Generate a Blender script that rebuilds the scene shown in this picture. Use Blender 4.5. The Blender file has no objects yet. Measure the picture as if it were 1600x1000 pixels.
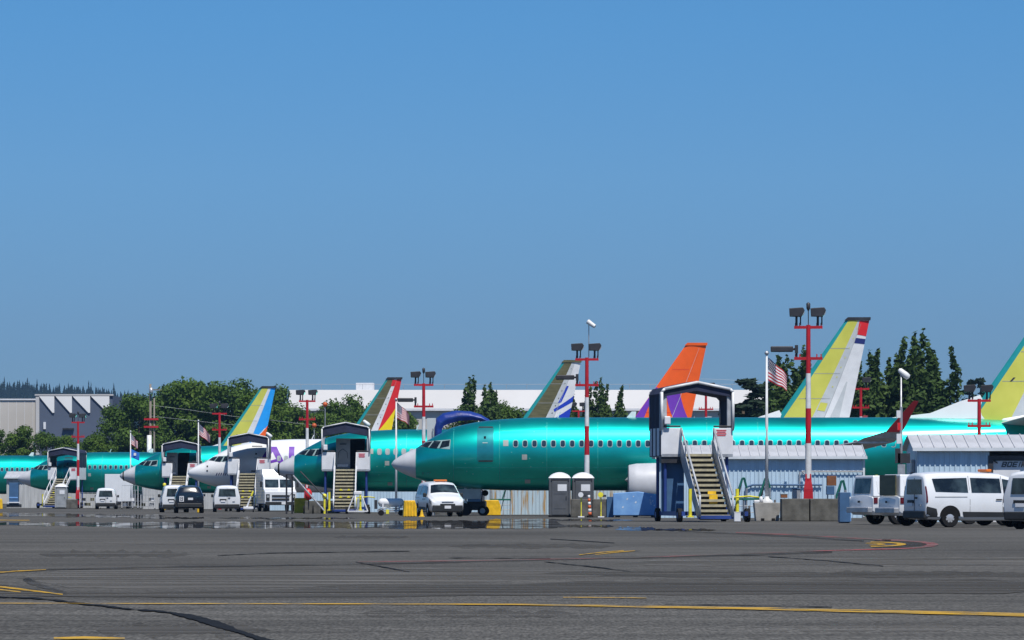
import bpy, math, random
import numpy as np
from mathutils import Vector, Matrix
R = math.radians
random.seed(7)
sc = bpy.context.scene
col = sc.collection

# ------------------------------------------------------------------ camera, sky, sun, exposure
F = 6350.0            # focal length in photograph pixels
CAMZ = 0.98
HOR = 778.0
cd = bpy.data.cameras.new('camera'); cam = bpy.data.objects.new('camera', cd); col.objects.link(cam)
cam.location = (0, 0, CAMZ); cam.rotation_euler = (R(90), 0, 0)
cd.sensor_width = 36; cd.lens = 36 * F / 1600; cd.shift_y = (HOR - 500) / 1600
cd.clip_start = 0.5; cd.clip_end = 30000
sc.camera = cam

SUN_EL, SUN_AZ = R(61), R(21)          # azimuth: to the right of straight behind the camera
sundir = Vector((math.cos(SUN_EL) * math.sin(SUN_AZ), -math.cos(SUN_EL) * math.cos(SUN_AZ), math.sin(SUN_EL)))
w = bpy.data.worlds.new('World'); sc.world = w; w.use_nodes = True
nt = w.node_tree; nt.nodes.clear()
sky = nt.nodes.new('ShaderNodeTexSky'); sky.sky_type = 'NISHITA'; sky.sun_disc = False
sky.sun_elevation = SUN_EL; sky.sun_rotation = math.pi - SUN_AZ
sky.altitude = 0; sky.air_density = 0.8; sky.dust_density = 0.2; sky.ozone_density = 3.0
tint = nt.nodes.new('ShaderNodeMix'); tint.data_type = 'RGBA'; tint.blend_type = 'MULTIPLY'
tint.inputs[0].default_value = 1.0; tint.inputs[7].default_value = (0.405, 0.645, 1.0, 1)
bg = nt.nodes.new('ShaderNodeBackground'); bg.inputs[1].default_value = 0.111
wo = nt.nodes.new('ShaderNodeOutputWorld')
# the lowest few degrees look through more hazy air: greyer and a little dimmer towards the horizon
geo = nt.nodes.new('ShaderNodeTexCoord'); sep = nt.nodes.new('ShaderNodeSeparateXYZ'); rmp = nt.nodes.new('ShaderNodeValToRGB')
el_ = rmp.color_ramp.elements; el_[0].position = 0.0; el_[0].color = (.66, .62, .63, 1); el_[1].position = .118; el_[1].color = (.76, .95, .86, 1)
for p_, c_ in ((.042, (.72, .69, .675)), (.079, (.815, .86, .785))): e_ = el_.new(p_); e_.color = (*c_, 1)
low = nt.nodes.new('ShaderNodeMix'); low.data_type = 'RGBA'; low.blend_type = 'MULTIPLY'; low.inputs[0].default_value = 1.0
nt.links.new(geo.outputs['Generated'], sep.inputs[0]); nt.links.new(sep.outputs[2], rmp.inputs[0])
nt.links.new(sky.outputs[0], tint.inputs[6]); nt.links.new(tint.outputs[2], low.inputs[6]); nt.links.new(rmp.outputs[0], low.inputs[7]); nt.links.new(low.outputs[2], bg.inputs[0]); nt.links.new(bg.outputs[0], wo.inputs[0])
sl = bpy.data.lights.new('sun', 'SUN'); sl.energy = 4.9; sl.angle = R(0.53); sl.color = (1.0, 0.955, 0.88)
so = bpy.data.objects.new('sun', sl); col.objects.link(so)
so.rotation_euler = sundir.to_track_quat('Z', 'Y').to_euler(); so.location = (40, -40, 120)
vs = sc.view_settings; vs.view_transform = 'Standard'; vs.look = 'None'; vs.exposure = 0.0; vs.gamma = 1.0
vs.use_curve_mapping = False
sc.cycles.max_bounces = 6; sc.cycles.volume_bounces = 0

def X(px, d): return (px - 800) / F * d
def Z(py, d): return CAMZ + (HOR - py) / F * d
def D(py): return CAMZ * F / (py - HOR)          # distance of a ground point
def G(px, py): d = D(py); return (X(px, d), d)

# ------------------------------------------------------------------ materials
def mat(name, c, rough=0.6, metal=0.0, var=0.12, scale=2.0, bump=0.0, spec=0.5, c2=None, stretch=(1, 1, 1), det=4, lo=.35, hi=.65, coat=0, bscale=None):
    m = bpy.data.materials.new(name); m.use_nodes = True
    t = m.node_tree; b = t.nodes['Principled BSDF']
    b.inputs['Roughness'].default_value = rough; b.inputs['Metallic'].default_value = metal
    b.inputs['Specular IOR Level'].default_value = spec
    b.inputs['Coat Weight'].default_value = coat
    if coat: b.inputs['Coat Roughness'].default_value = 0.06
    tc = t.nodes.new('ShaderNodeTexCoord'); mp = t.nodes.new('ShaderNodeMapping'); mp.inputs['Scale'].default_value = stretch
    t.links.new(tc.outputs['Object'], mp.inputs[0])
    n = t.nodes.new('ShaderNodeTexNoise'); n.inputs['Scale'].default_value = scale; n.inputs['Detail'].default_value = det
    t.links.new(mp.outputs[0], n.inputs['Vector'])
    r = t.nodes.new('ShaderNodeValToRGB')
    if c2 is None:
        ca = [x * (1 - var) for x in c]; cb = [min(1, x * (1 + var)) for x in c]
    else: ca, cb = c, c2
    r.color_ramp.elements[0].position = lo; r.color_ramp.elements[0].color = (*ca, 1)
    r.color_ramp.elements[1].position = hi; r.color_ramp.elements[1].color = (*cb, 1)
    t.links.new(n.outputs['Fac'], r.inputs[0]); t.links.new(r.outputs[0], b.inputs['Base Color'])
    if bump:
        n2 = t.nodes.new('ShaderNodeTexNoise'); n2.inputs['Scale'].default_value = bscale or scale * 6; n2.inputs['Detail'].default_value = 3
        t.links.new(mp.outputs[0], n2.inputs['Vector'])
        bp = t.nodes.new('ShaderNodeBump'); bp.inputs['Strength'].default_value = bump; bp.inputs['Distance'].default_value = 0.02
        t.links.new(n2.outputs['Fac'], bp.inputs['Height']); t.links.new(bp.outputs[0], b.inputs['Normal'])
    return m

M = {}
M['teal'] = mat('teal_coat', (0.0, 0.47, 0.405), 0.40, 0.93, c2=(0.0, 0.66, 0.565), scale=.55, bump=.05, bscale=2.5, stretch=(.6, 1, 1), coat=.8)
M['teal'].node_tree.nodes['Principled BSDF'].inputs['Coat Roughness'].default_value = 0.20
M['teal_door'] = mat('teal_door', (0.03, 0.32, 0.34), 0.34, 0.7, var=.1)
M['teal_edge'] = mat('teal_edge', (0.02, 0.34, 0.34), 0.4, 0.3, var=.06)
M['seam'] = mat('seam_sealant', (0.03, 0.40, 0.35), 0.5, 0.2, var=.3, scale=4)
M['spot'] = mat('primer_spot', (0.12, 0.55, 0.46), 0.6, 0, var=.2)
M['greypatch'] = mat('grey_primer', (0.36, 0.38, 0.36), 0.6, 0, var=.1)
M['radome'] = mat('radome_grey', (0.52, 0.53, 0.56), 0.45, 0, var=.06)
M['planewhite'] = mat('aircraft_white', (0.78, 0.79, 0.80), 0.25, 0, var=.03, scale=.6)
M['finwhite'] = mat('rudder_white', (0.70, 0.71, 0.73), 0.4, 0, var=.05)
M['fingrey'] = mat('fin_grey', (0.50, 0.53, 0.55), 0.5, 0, var=.06)
M['finyellow'] = mat('fin_primer_yellow', (0.52, 0.52, 0.075), 0.5, 0, c2=(0.60, 0.59, 0.10), scale=.7)
M['finolive'] = mat('fin_composite_olive', (0.085, 0.08, 0.035), 0.5, 0, c2=(0.13, 0.12, 0.055), scale=1.2, stretch=(1, 1, 5))
M['dark'] = mat('dark_metal', (0.03, 0.03, 0.035), 0.5, 0.0, var=.3)
M['black'] = mat('black_rubber', (0.012, 0.012, 0.013), 0.8, 0, var=.3, spec=.2)
M['red'] = mat('red_paint', (0.43, 0.010, 0.018), 0.45, 0, var=.15)
M['redlight'] = mat('red_livery', (0.68, 0.02, 0.025), 0.4, 0, var=.05)
M['winglet_red'] = mat('winglet_red', (0.20, 0.008, 0.014), 0.45, 0, var=.1)
M['polewhite'] = mat('pole_white', (0.66, 0.67, 0.68), 0.5, 0, var=.1, scale=3)
M['orange'] = mat('orange_livery', (0.86, 0.115, 0.01), 0.4, 0, var=.04)
M['purple'] = mat('purple_livery', (0.16, 0.04, 0.42), 0.4, 0, var=.05)
M['skyblue'] = mat('sky_blue_livery', (0.02, 0.34, 0.86), 0.4, 0, var=.04)
M['royal'] = mat('royal_blue_livery', (0.015, 0.05, 0.47), 0.4, 0, var=.05)
M['navy'] = mat('navy_livery', (0.02, 0.03, 0.16), 0.4, 0, var=.05)
M['yellow'] = mat('yellow_livery', (0.85, 0.66, 0.01), 0.4, 0, var=.05)
M['safety'] = mat('safety_yellow', (0.78, 0.47, 0.015), 0.5, 0, var=.15, scale=4)
M['safety2'] = mat('bright_yellow_paint', (0.75, 0.68, 0.04), 0.5, 0, var=.15, scale=4)
M['glass'] = mat('dark_glass', (0.008, 0.012, 0.015), 0.05, 0, c2=(0.05, 0.075, 0.085), scale=1.7, spec=.7, lo=.42, hi=.66)  # lighter blotches put a hint of reflections into the base colour
M['winglass'] = mat('window_glass', (0.02, 0.035, 0.055), 0.12, 0, var=.4, spec=.6)
M['frame'] = mat('window_frame', (0.34, 0.46, 0.45), 0.4, 0.3, var=.1)
M['cover'] = mat('window_cover_grey', (0.34, 0.36, 0.37), 0.6, 0, var=.1)
M['steel'] = mat('galvanised_steel', (0.42, 0.43, 0.45), 0.45, 0.5, var=.15, scale=5)
M['stairgrey'] = mat('stair_grey', (0.40, 0.42, 0.45), 0.5, 0.1, var=.12, scale=4)
M['white'] = mat('white_panel', (0.70, 0.71, 0.74), 0.5, 0, var=.06, scale=2)
M['tread'] = mat('step_tread', (0.30, 0.28, 0.21), 0.8, 0, c2=(0.42, 0.38, 0.25), scale=6)
M['riser'] = mat('step_riser', (0.10, 0.095, 0.08), 0.8, 0, var=.3, scale=6)
M['navyfab'] = mat('navy_fabric', (0.016, 0.022, 0.055), 0.8, 0, var=.3, scale=2, bump=.3, bscale=5)
M['bluefab'] = mat('blue_tarpaulin', (0.012, 0.035, 0.22), 0.38, 0, var=.25, scale=1.5, bump=.6, bscale=4)
M['blueframe'] = mat('blue_frame_paint', (0.02, 0.05, 0.22), 0.5, 0, var=.2)
M['bluepanel'] = mat('blue_panel', (0.05, 0.12, 0.24), 0.5, 0, var=.12, scale=2)
M['lightblue'] = mat('light_blue_paint', (0.15, 0.33, 0.66), 0.5, 0, c2=(0.20, 0.40, 0.72), scale=2.5)
M['chip'] = mat('paint_chip', (0.55, 0.62, 0.70), 0.7, 0, var=.1)
M['shed'] = mat('shed_wall_blue', (0.46, 0.60, 0.72), 0.5, 0, var=.08, scale=1.2, stretch=(3, 1, .4))
M['shedrust'] = mat('shed_wall_rusty', (0.44, 0.55, 0.62), 0.6, 0, c2=(0.40, 0.25, 0.10), scale=2.2, stretch=(2.4, 1, .25), lo=.52, hi=.66)
M['shedwhite'] = mat('shed_wall_pale', (0.46, 0.47, 0.48), 0.6, 0, var=.12, scale=1.5, stretch=(3, 1, .4))
M['roof'] = mat('metal_roof', (0.50, 0.51, 0.54), 0.5, 0.1, var=.10, scale=1.5)
M['trim'] = mat('shed_trim', (0.62, 0.66, 0.70), 0.5, 0, var=.06)
M['concrete'] = mat('concrete_weathered', (0.070, 0.067, 0.058), 0.9, 0, c2=(0.135, 0.130, 0.115), scale=2.5, bump=.4, det=8)
M['concrete2'] = mat('concrete_pale', (0.36, 0.35, 0.33), 0.9, 0, var=.15, scale=3, bump=.3, det=8)
M['vanwhite'] = mat('white_car_paint', (0.74, 0.76, 0.79), 0.3, 0, var=.03, coat=.5)
M['vanblack'] = mat('black_trim', (0.018, 0.02, 0.022), 0.6, 0, var=.2)
M['suvblack'] = mat('black_car_paint', (0.008, 0.012, 0.022), 0.2, 0, var=.1, coat=.6)
M['rim'] = mat('wheel_rim', (0.55, 0.56, 0.58), 0.35, 0.5, var=.1)
M['taillight'] = mat('tail_light', (0.10, 0.008, 0.012), 0.2, 0, var=.1)
M['lamp'] = mat('lamp_glass', (0.35, 0.38, 0.40), 0.15, 0, var=.1)
M['amber'] = mat('amber_beacon', (0.65, 0.16, 0.01), 0.3, 0, var=.1)
M['toilet'] = mat('toilet_grey', (0.085, 0.092, 0.105), 0.6, 0, var=.12, scale=2)
M['toiletpale'] = mat('toilet_pale_grey', (0.30, 0.32, 0.34), 0.6, 0, var=.12, scale=2)
M['green'] = mat('green_paint', (0.01, 0.13, 0.10), 0.5, 0, var=.15)
M['rustbox'] = mat('rusty_metal', (0.20, 0.075, 0.03), 0.8, 0, var=.3, scale=5)
M['wood'] = mat('weathered_wood', (0.20, 0.175, 0.15), 0.9, 0, var=.25, scale=3, stretch=(4, 4, .5))
M['bldwhite'] = mat('building_white', (0.52, 0.515, 0.515), 0.8, 0, var=.05, scale=.08)
M['bldbeige'] = mat('building_beige', (0.50, 0.475, 0.44), 0.85, 0, var=.07, scale=.15)
M['sunlit_white'] = mat('sunlit_wall_white', (0.80, 0.80, 0.80), 0.7, 0, var=.04, scale=.1)  # white for the painted sunlit parts of the pleated wall
M['bldblue'] = mat('building_slate', (0.085, 0.11, 0.165), 0.8, 0, var=.08, scale=.1)
M['bark'] = mat('bark', (0.06, 0.045, 0.03), 0.9, 0, var=.3, scale=3)
M['tar'] = mat('tar_seal', (0.012, 0.012, 0.012), 0.8, 0, var=.3, scale=3, spec=.15)
M['lineyellow'] = mat('line_yellow', (0.20, 0.16, 0.08), 0.8, 0, c2=(0.50, 0.30, 0.035), scale=1.4, spec=.15, lo=.33, hi=.48, stretch=(1, 2, 1))
M['linered'] = mat('line_red', (0.115, 0.098, 0.092), 0.8, 0, c2=(0.40, 0.085, 0.095), scale=.35, spec=.15, lo=.44, hi=.66)
M['lineblack'] = mat('line_black', (0.03, 0.03, 0.03), 0.85, 0, c2=(0.075, 0.075, 0.075), scale=.3, spec=.12, lo=.4, hi=.65)
M['flagred'] = mat('flag_red', (0.42, 0.015, 0.03), 0.8, 0, var=.1)
M['flagwhite'] = mat('flag_white', (0.72, 0.72, 0.74), 0.8, 0, var=.05)
M['flagblue'] = mat('flag_blue', (0.02, 0.028, 0.10), 0.8, 0, var=.1)
M['bannerblue'] = mat('banner_blue', (0.02, 0.15, 0.55), 0.8, 0, var=.1)
M['ball'] = mat('marker_ball', (0.55, 0.10, 0.02), 0.5, 0, var=.1)

def leafmat(name, a, b):
    m = mat(name, a, 0.7, 0, c2=b, scale=.45, spec=.15, det=6)
    t = m.node_tree; bs = t.nodes['Principled BSDF']; out = t.nodes['Material Output']
    tr = t.nodes.new('ShaderNodeBsdfTranslucent'); mx = t.nodes.new('ShaderNodeMixShader'); mx.inputs[0].default_value = .25
    ramp = [n for n in t.nodes if n.type == 'VALTORGB'][0]
    t.links.new(ramp.outputs[0], tr.inputs[0]); t.links.new(bs.outputs[0], mx.inputs[1]); t.links.new(tr.outputs[0], mx.inputs[2])
    t.links.new(mx.outputs[0], out.inputs['Surface'])
    return m
M['leaf'] = leafmat('broadleaf', (0.046, 0.092, 0.016), (0.098, 0.168, 0.030))
M['leaf2'] = leafmat('broadleaf_light', (0.052, 0.105, 0.016), (0.115, 0.185, 0.030))
M['poplar'] = leafmat('poplar_leaf', (0.038, 0.076, 0.020), (0.082, 0.135, 0.034))
M['farneedle'] = leafmat('far_conifer', (0.008, 0.018, 0.013), (0.016, 0.032, 0.018))
M['needle'] = leafmat('conifer_needle', (0.018, 0.036, 0.022), (0.034, 0.058, 0.030))

def asphalt():
    m = bpy.data.materials.new('asphalt'); m.use_nodes = True
    t = m.node_tree; b = t.nodes['Principled BSDF']; L = t.links.new
    b.inputs['Specular IOR Level'].default_value = 0.12; b.inputs['Roughness'].default_value = 0.95
    tc = t.nodes.new('ShaderNodeTexCoord')
    def noise(s, det, stretch=(1, 1, 1), dist=0):
        mp = t.nodes.new('ShaderNodeMapping'); mp.inputs['Scale'].default_value = stretch
        L(tc.outputs['Object'], mp.inputs[0])
        n = t.nodes.new('ShaderNodeTexNoise'); n.inputs['Scale'].default_value = s; n.inputs['Detail'].default_value = det
        n.inputs['Distortion'].default_value = dist
        L(mp.outputs[0], n.inputs[0]); return n.outputs['Fac']
    def ramp(f, a, c, lo, hi):
        r = t.nodes.new('ShaderNodeValToRGB'); r.color_ramp.elements[0].position = lo; r.color_ramp.elements[1].position = hi
        r.color_ramp.elements[0].color = (*a, 1); r.color_ramp.elements[1].color = (*c, 1); L(f, r.inputs[0]); return r.outputs[0]
    def mul(a, c, f=1.0):
        x = t.nodes.new('ShaderNodeMix'); x.data_type = 'RGBA'; x.blend_type = 'MULTIPLY'; x.inputs[0].default_value = f
        L(a, x.inputs[6]); L(c, x.inputs[7]); return x.outputs[2]
    base = ramp(noise(.05, 6), (0.070, 0.068, 0.0635), (0.100, 0.097, 0.0905), .36, .64)
    streak = ramp(noise(.55, 7, (.22, 1.1, 1), 1.2), (.76, .76, .76), (1.12, 1.12, 1.12), .36, .62)
    fine = ramp(noise(9, 3, (1, .4, 1)), (.80, .80, .80), (1.22, 1.22, 1.22), .32, .68)
    grit = ramp(noise(38, 3, (1, .11, 1)), (.62, .62, .62), (1.38, 1.38, 1.38), .32, .68)
    L(mul(mul(mul(base, streak), fine), grit), b.inputs['Base Color'])
    bp = t.nodes.new('ShaderNodeBump'); bp.inputs['Strength'].default_value = .25; bp.inputs['Distance'].default_value = .01
    L(noise(40, 3), bp.inputs['Height']); L(bp.outputs[0], b.inputs['Normal'])
    return m
M['asphalt'] = asphalt()
def worn(key, lo, hi, scale, stretch, amount=1.0):
    """let the surface beneath show through where the coat has worn away"""
    t = M[key].node_tree; out = t.nodes['Material Output']; b = t.nodes['Principled BSDF']
    tc = t.nodes.new('ShaderNodeTexCoord'); mp = t.nodes.new('ShaderNodeMapping'); mp.inputs['Scale'].default_value = stretch; n = t.nodes.new('ShaderNodeTexNoise'); n.inputs['Scale'].default_value = scale; n.inputs['Detail'].default_value = 9; n.inputs['Roughness'].default_value = .62
    r = t.nodes.new('ShaderNodeMapRange'); r.inputs[1].default_value = lo; r.inputs[2].default_value = hi; r.inputs[4].default_value = amount; tr = t.nodes.new('ShaderNodeBsdfTransparent'); mx = t.nodes.new('ShaderNodeMixShader')
    L = t.links.new; L(tc.outputs['Object'], mp.inputs[0]); L(mp.outputs[0], n.inputs[0]); L(n.outputs['Fac'], r.inputs[0]); L(r.outputs[0], mx.inputs[0]); L(tr.outputs[0], mx.inputs[1]); L(b.outputs[0], mx.inputs[2]); L(mx.outputs[0], out.inputs['Surface'])
M['patchlight'] = mat('worn_asphalt_light', (0.088, 0.086, 0.081), 0.95, 0, c2=(0.185, 0.180, 0.172), scale=.8, stretch=(.3, 1.4, 1), det=9, spec=.1, lo=.36, hi=.66)
M['patchdark'] = mat('rubbered_asphalt', (0.060, 0.059, 0.056), 0.95, 0, c2=(0.098, 0.095, 0.090), scale=.8, stretch=(.25, 1.4, 1), det=9, spec=.1, lo=.36, hi=.66)
worn('patchlight', .42, .60, .8, (.22, 1.3, 1), .9); worn('patchdark', .40, .60, .8, (.2, 1.3, 1), .9)
worn('lineyellow', .36, .52, 2.2, (1, 1.5, 1)); worn('linered', .34, .54, 1.2, (.6, 1.2, 1), 1.0); worn('lineblack', .38, .62, .9, (.5, 1.3, 1), .9)
def mirage():  # mirror surface imitating the heat mirage above dry asphalt
    m = bpy.data.materials.new('mirage_mirror'); m.use_nodes = True
    t = m.node_tree; b = t.nodes['Principled BSDF']
    b.inputs['Base Color'].default_value = (0.03, 0.03, 0.032, 1); b.inputs['Roughness'].default_value = 0.02
    b.inputs['IOR'].default_value = 1.33
    tc = t.nodes.new('ShaderNodeTexCoord'); mp = t.nodes.new('ShaderNodeMapping'); mp.inputs['Scale'].default_value = (1.3, .12, 1)
    n = t.nodes.new('ShaderNodeTexNoise'); n.inputs['Scale'].default_value = 1.6; n.inputs['Detail'].default_value = 3
    bp = t.nodes.new('ShaderNodeBump'); bp.inputs['Strength'].default_value = .22; bp.inputs['Distance'].default_value = .004
    t.links.new(tc.outputs['Object'], mp.inputs[0]); t.links.new(mp.outputs[0], n.inputs[0])
    t.links.new(n.outputs['Fac'], bp.inputs['Height']); t.links.new(bp.outputs[0], b.inputs['Normal'])
    df = t.nodes.new('ShaderNodeBsdfDiffuse'); df.inputs[0].default_value = (0.018, 0.018, 0.019, 1); mx = t.nodes.new('ShaderNodeMixShader')  # dark diffuse mixed in to dim the mirage reflections
    mp2 = t.nodes.new('ShaderNodeMapping'); mp2.inputs['Scale'].default_value = (.9, .16, 1); n2 = t.nodes.new('ShaderNodeTexNoise'); n2.inputs['Scale'].default_value = .9; n2.inputs['Detail'].default_value = 5
    r2 = t.nodes.new('ShaderNodeMapRange'); r2.inputs[1].default_value = .38; r2.inputs[2].default_value = .62; r2.inputs[3].default_value = .20; r2.inputs[4].default_value = .85
    t.links.new(tc.outputs['Object'], mp2.inputs[0]); t.links.new(mp2.outputs[0], n2.inputs[0]); t.links.new(n2.outputs['Fac'], r2.inputs[0])
    t.links.new(r2.outputs[0], mx.inputs[0]); t.links.new(b.outputs[0], mx.inputs[1]); t.links.new(df.outputs[0], mx.inputs[2])
    t.links.new(mx.outputs[0], t.nodes['Material Output'].inputs['Surface'])
    return m
M['mirage'] = mirage()

# ------------------------------------------------------------------ mesh helpers
class MB:
    def __init__(s): s.v = []; s.f = []; s.m = []
    def add(s, vs_, fs, mi=0):
        o = len(s.v); s.v += [tuple(p) for p in vs_]; s.f += [tuple(i + o for i in f) for f in fs]; s.m += [mi] * len(fs); return s
    def box(s, c, d, rz=0, mi=0, rx=0, ry=0):
        hx, hy, hz = d[0] / 2, d[1] / 2, d[2] / 2
        mtx = Matrix.Translation(c) @ Matrix.Rotation(rz, 4, 'Z') @ Matrix.Rotation(ry, 4, 'Y') @ Matrix.Rotation(rx, 4, 'X')
        vs_ = [mtx @ Vector((x, y, z)) for z in (-hz, hz) for y in (-hy, hy) for x in (-hx, hx)]
        return s.add(vs_, [(0, 2, 3, 1), (4, 5, 7, 6), (0, 1, 5, 4), (2, 6, 7, 3), (0, 4, 6, 2), (1, 3, 7, 5)], mi)
    def cyl(s, a, b, r0, r1=None, n=10, mi=0, cap=True):
        if r1 is None: r1 = r0
        a, b = Vector(a), Vector(b); d = (b - a).normalized()
        u = d.orthogonal().normalized(); v = d.cross(u)
        vs_ = []
        for p, r in ((a, r0), (b, r1)):
            for i in range(n):
                t = 2 * math.pi * i / n; vs_.append(p + u * (r * math.cos(t)) + v * (r * math.sin(t)))
        fs = [(i, (i + 1) % n, n + (i + 1) % n, n + i) for i in range(n)]
        if cap: fs += [tuple(range(n - 1, -1, -1)), tuple(range(n, 2 * n))]
        return s.add(vs_, fs, mi)
    def tube(s, pts, r, n=6, mi=0):
        for a, b in zip(pts[:-1], pts[1:]): s.cyl(a, b, r, r, n, mi)
        return s
    def lathe(s, prof, n=24, axis='z', c=(0, 0, 0), mi=0):
        vs_ = []
        for (h, r) in prof:
            for i in range(n):
                t = 2 * math.pi * i / n; a, b = r * math.cos(t), r * math.sin(t)
                vs_.append((c[0] + a, c[1] + b, c[2] + h) if axis == 'z' else ((c[0] + h, c[1] + a, c[2] + b) if axis == 'x' else (c[0] + b, c[1] + h, c[2] + a)))
        fs = []
        for k in range(len(prof) - 1):
            for i in range(n):
                j = (i + 1) % n; fs.append((k * n + i, k * n + j, (k + 1) * n + j, (k + 1) * n + i))
        return s.add(vs_, fs, mi)
    def prism(s, poly, y0, y1, mi=0):                 # polygon in (x,z), extruded along y
        n = len(poly)
        vs_ = [(x, y0, z) for x, z in poly] + [(x, y1, z) for x, z in poly]
        fs = [tuple(range(n)), tuple(range(2 * n - 1, n - 1, -1))] + [(i, n + i, n + (i + 1) % n, (i + 1) % n) for i in range(n)]
        return s.add(vs_, fs, mi)
    def grid(s, fn, nu, nv, mi=0):
        vs_ = [fn(i / nu, j / nv) for j in range(nv + 1) for i in range(nu + 1)]
        k = nu + 1
        return s.add(vs_, [(j * k + i, j * k + i + 1, (j + 1) * k + i + 1, (j + 1) * k + i) for j in range(nv) for i in range(nu)], mi)
    def mesh(s, name, mats, smooth=False):
        me = bpy.data.meshes.new(name); me.from_pydata(s.v, [], s.f)
        if not isinstance(mats, (list, tuple)): mats = [mats]
        for m in mats: me.materials.append(M[m] if isinstance(m, str) else m)
        me.polygons.foreach_set('material_index', s.m)
        if smooth: me.polygons.foreach_set('use_smooth', [True] * len(me.polygons))
        me.update(); return me
    def build(s, name, mats, parent=None, smooth=False, bevel=0, fix=True, sharp=None):
        me = s.mesh(name, mats, smooth)
        if fix:
            import bmesh
            bm = bmesh.new(); bm.from_mesh(me); bmesh.ops.recalc_face_normals(bm, faces=bm.faces); bm.to_mesh(me); bm.free()
        if sharp is not None: me.set_sharp_from_angle(angle=R(sharp))
        return link(name, me, parent, bevel)
def link(name, me, parent=None, bevel=0, loc=None):
    o = bpy.data.objects.new(name, me); col.objects.link(o); o.parent = parent
    if loc: o.location = loc
    if bevel:
        b = o.modifiers.new('bevel', 'BEVEL'); b.width = bevel; b.segments = 2; b.limit_method = 'ANGLE'; b.angle_limit = R(28)
    return o
def tag(o, label, cat, group=None):
    o['label'] = label; o['category'] = cat
    if group: o['group'] = group
    return o
def thing(name, label, cat, loc=(0, 0, 0), rz=0, group=None):
    o = bpy.data.objects.new(name, None); col.objects.link(o); o.location = loc; o.rotation_euler = (0, 0, rz)
    o.empty_display_size = .3
    return tag(o, label, cat, group)
def struct(o): o['kind'] = 'structure'; return o
def stuff(o): o['kind'] = 'stuff'; return o
def copy_tree(o, parent=None):
    c = o.copy(); col.objects.link(c); c.parent = parent
    for ch in o.children: copy_tree(ch, c)
    return c
def text_mesh(body, name, size, m, shear=0.0, bold=0.0, extrude=.004):
    cu = bpy.data.curves.new(name, 'FONT'); cu.body = body; cu.size = size; cu.shear = shear; cu.offset = bold; cu.extrude = extrude
    o = bpy.data.objects.new(name, cu); col.objects.link(o)
    dg = bpy.context.evaluated_depsgraph_get()
    me = bpy.data.meshes.new_from_object(o.evaluated_get(dg)); bpy.data.objects.remove(o); bpy.data.curves.remove(cu)
    me.materials.clear(); me.materials.append(M[m]); return me

# ------------------------------------------------------------------ ground and what lies on it
mb = MB(); xs = [-9000, -600, -80, 80, 600, 9000]; ys = [-200, 20, 60, 140, 420, 1500, 12000]
mb.grid(lambda u, v: (xs[round(u * 5)], ys[round(v * 6)], 0), 5, 6)
struct(mb.build('ground', 'asphalt', fix=False))

def sheet(name, pts, z, m, thick=0.0):
    """polygon on the ground, given as photograph points of the ground plane"""
    mb = MB(); P = [G(*p) for p in pts]; mb.add([(x, y, z) for x, y in P], [tuple(range(len(P)))])
    return struct(mb.build(name, m, fix=False))
def strip(name, pts, z, m, parent=None):
    """pts: (px, py_far, py_near)"""
    mb = MB(); n = len(pts); vs_ = []
    for a, b, c in pts:
        x, y = G(a, b); vs_.append((x, y, z)); x, y = G(a, c); vs_.append((x, y, z))
    mb.add(vs_, [(2 * i, 2 * i + 1, 2 * i + 3, 2 * i + 2) for i in range(n - 1)])
    return struct(mb.build(name, m, fix=False))
def dens(pts, n=10, jit=0.0, seed=1):
    rnd = random.Random(seed); out = []
    for a, b in zip(pts[:-1], pts[1:]):
        for i in range(n):
            t = i / n; out.append(tuple(p + (q - p) * t + (rnd.uniform(-jit, jit) if k else 0) for k, (p, q) in enumerate(zip(a, b))))
    return out + [pts[-1]]

def ragged(px0, px1, far, near, seed, n=60, jf=.6, jn=.5):
    rnd = random.Random(seed); out = []
    w1 = [rnd.uniform(0, 6) for _ in range(6)]
    for i in range(n + 1):
        t = i / n; p = px0 + (px1 - px0) * t
        f = np.interp(t, [k / (len(far) - 1) for k in range(len(far))], far)
        g = np.interp(t, [k / (len(near) - 1) for k in range(len(near))], near)
        e = min(1, t / .08, (1 - t) / .08); mid = (f + g) / 2
        f = mid + (f - mid) * e; g = mid + (g - mid) * e
        f += jf * e * (math.sin(t * 23 + w1[0]) * .5 + math.sin(t * 61 + w1[1]) * .5 + rnd.uniform(-.4, .4))
        g += jn * e * (math.sin(t * 17 + w1[2]) * .5 + math.sin(t * 47 + w1[3]) * .4 + rnd.uniform(-.4, .4))
        out.append((p, f, max(g, f + .05)))
    return out
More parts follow.
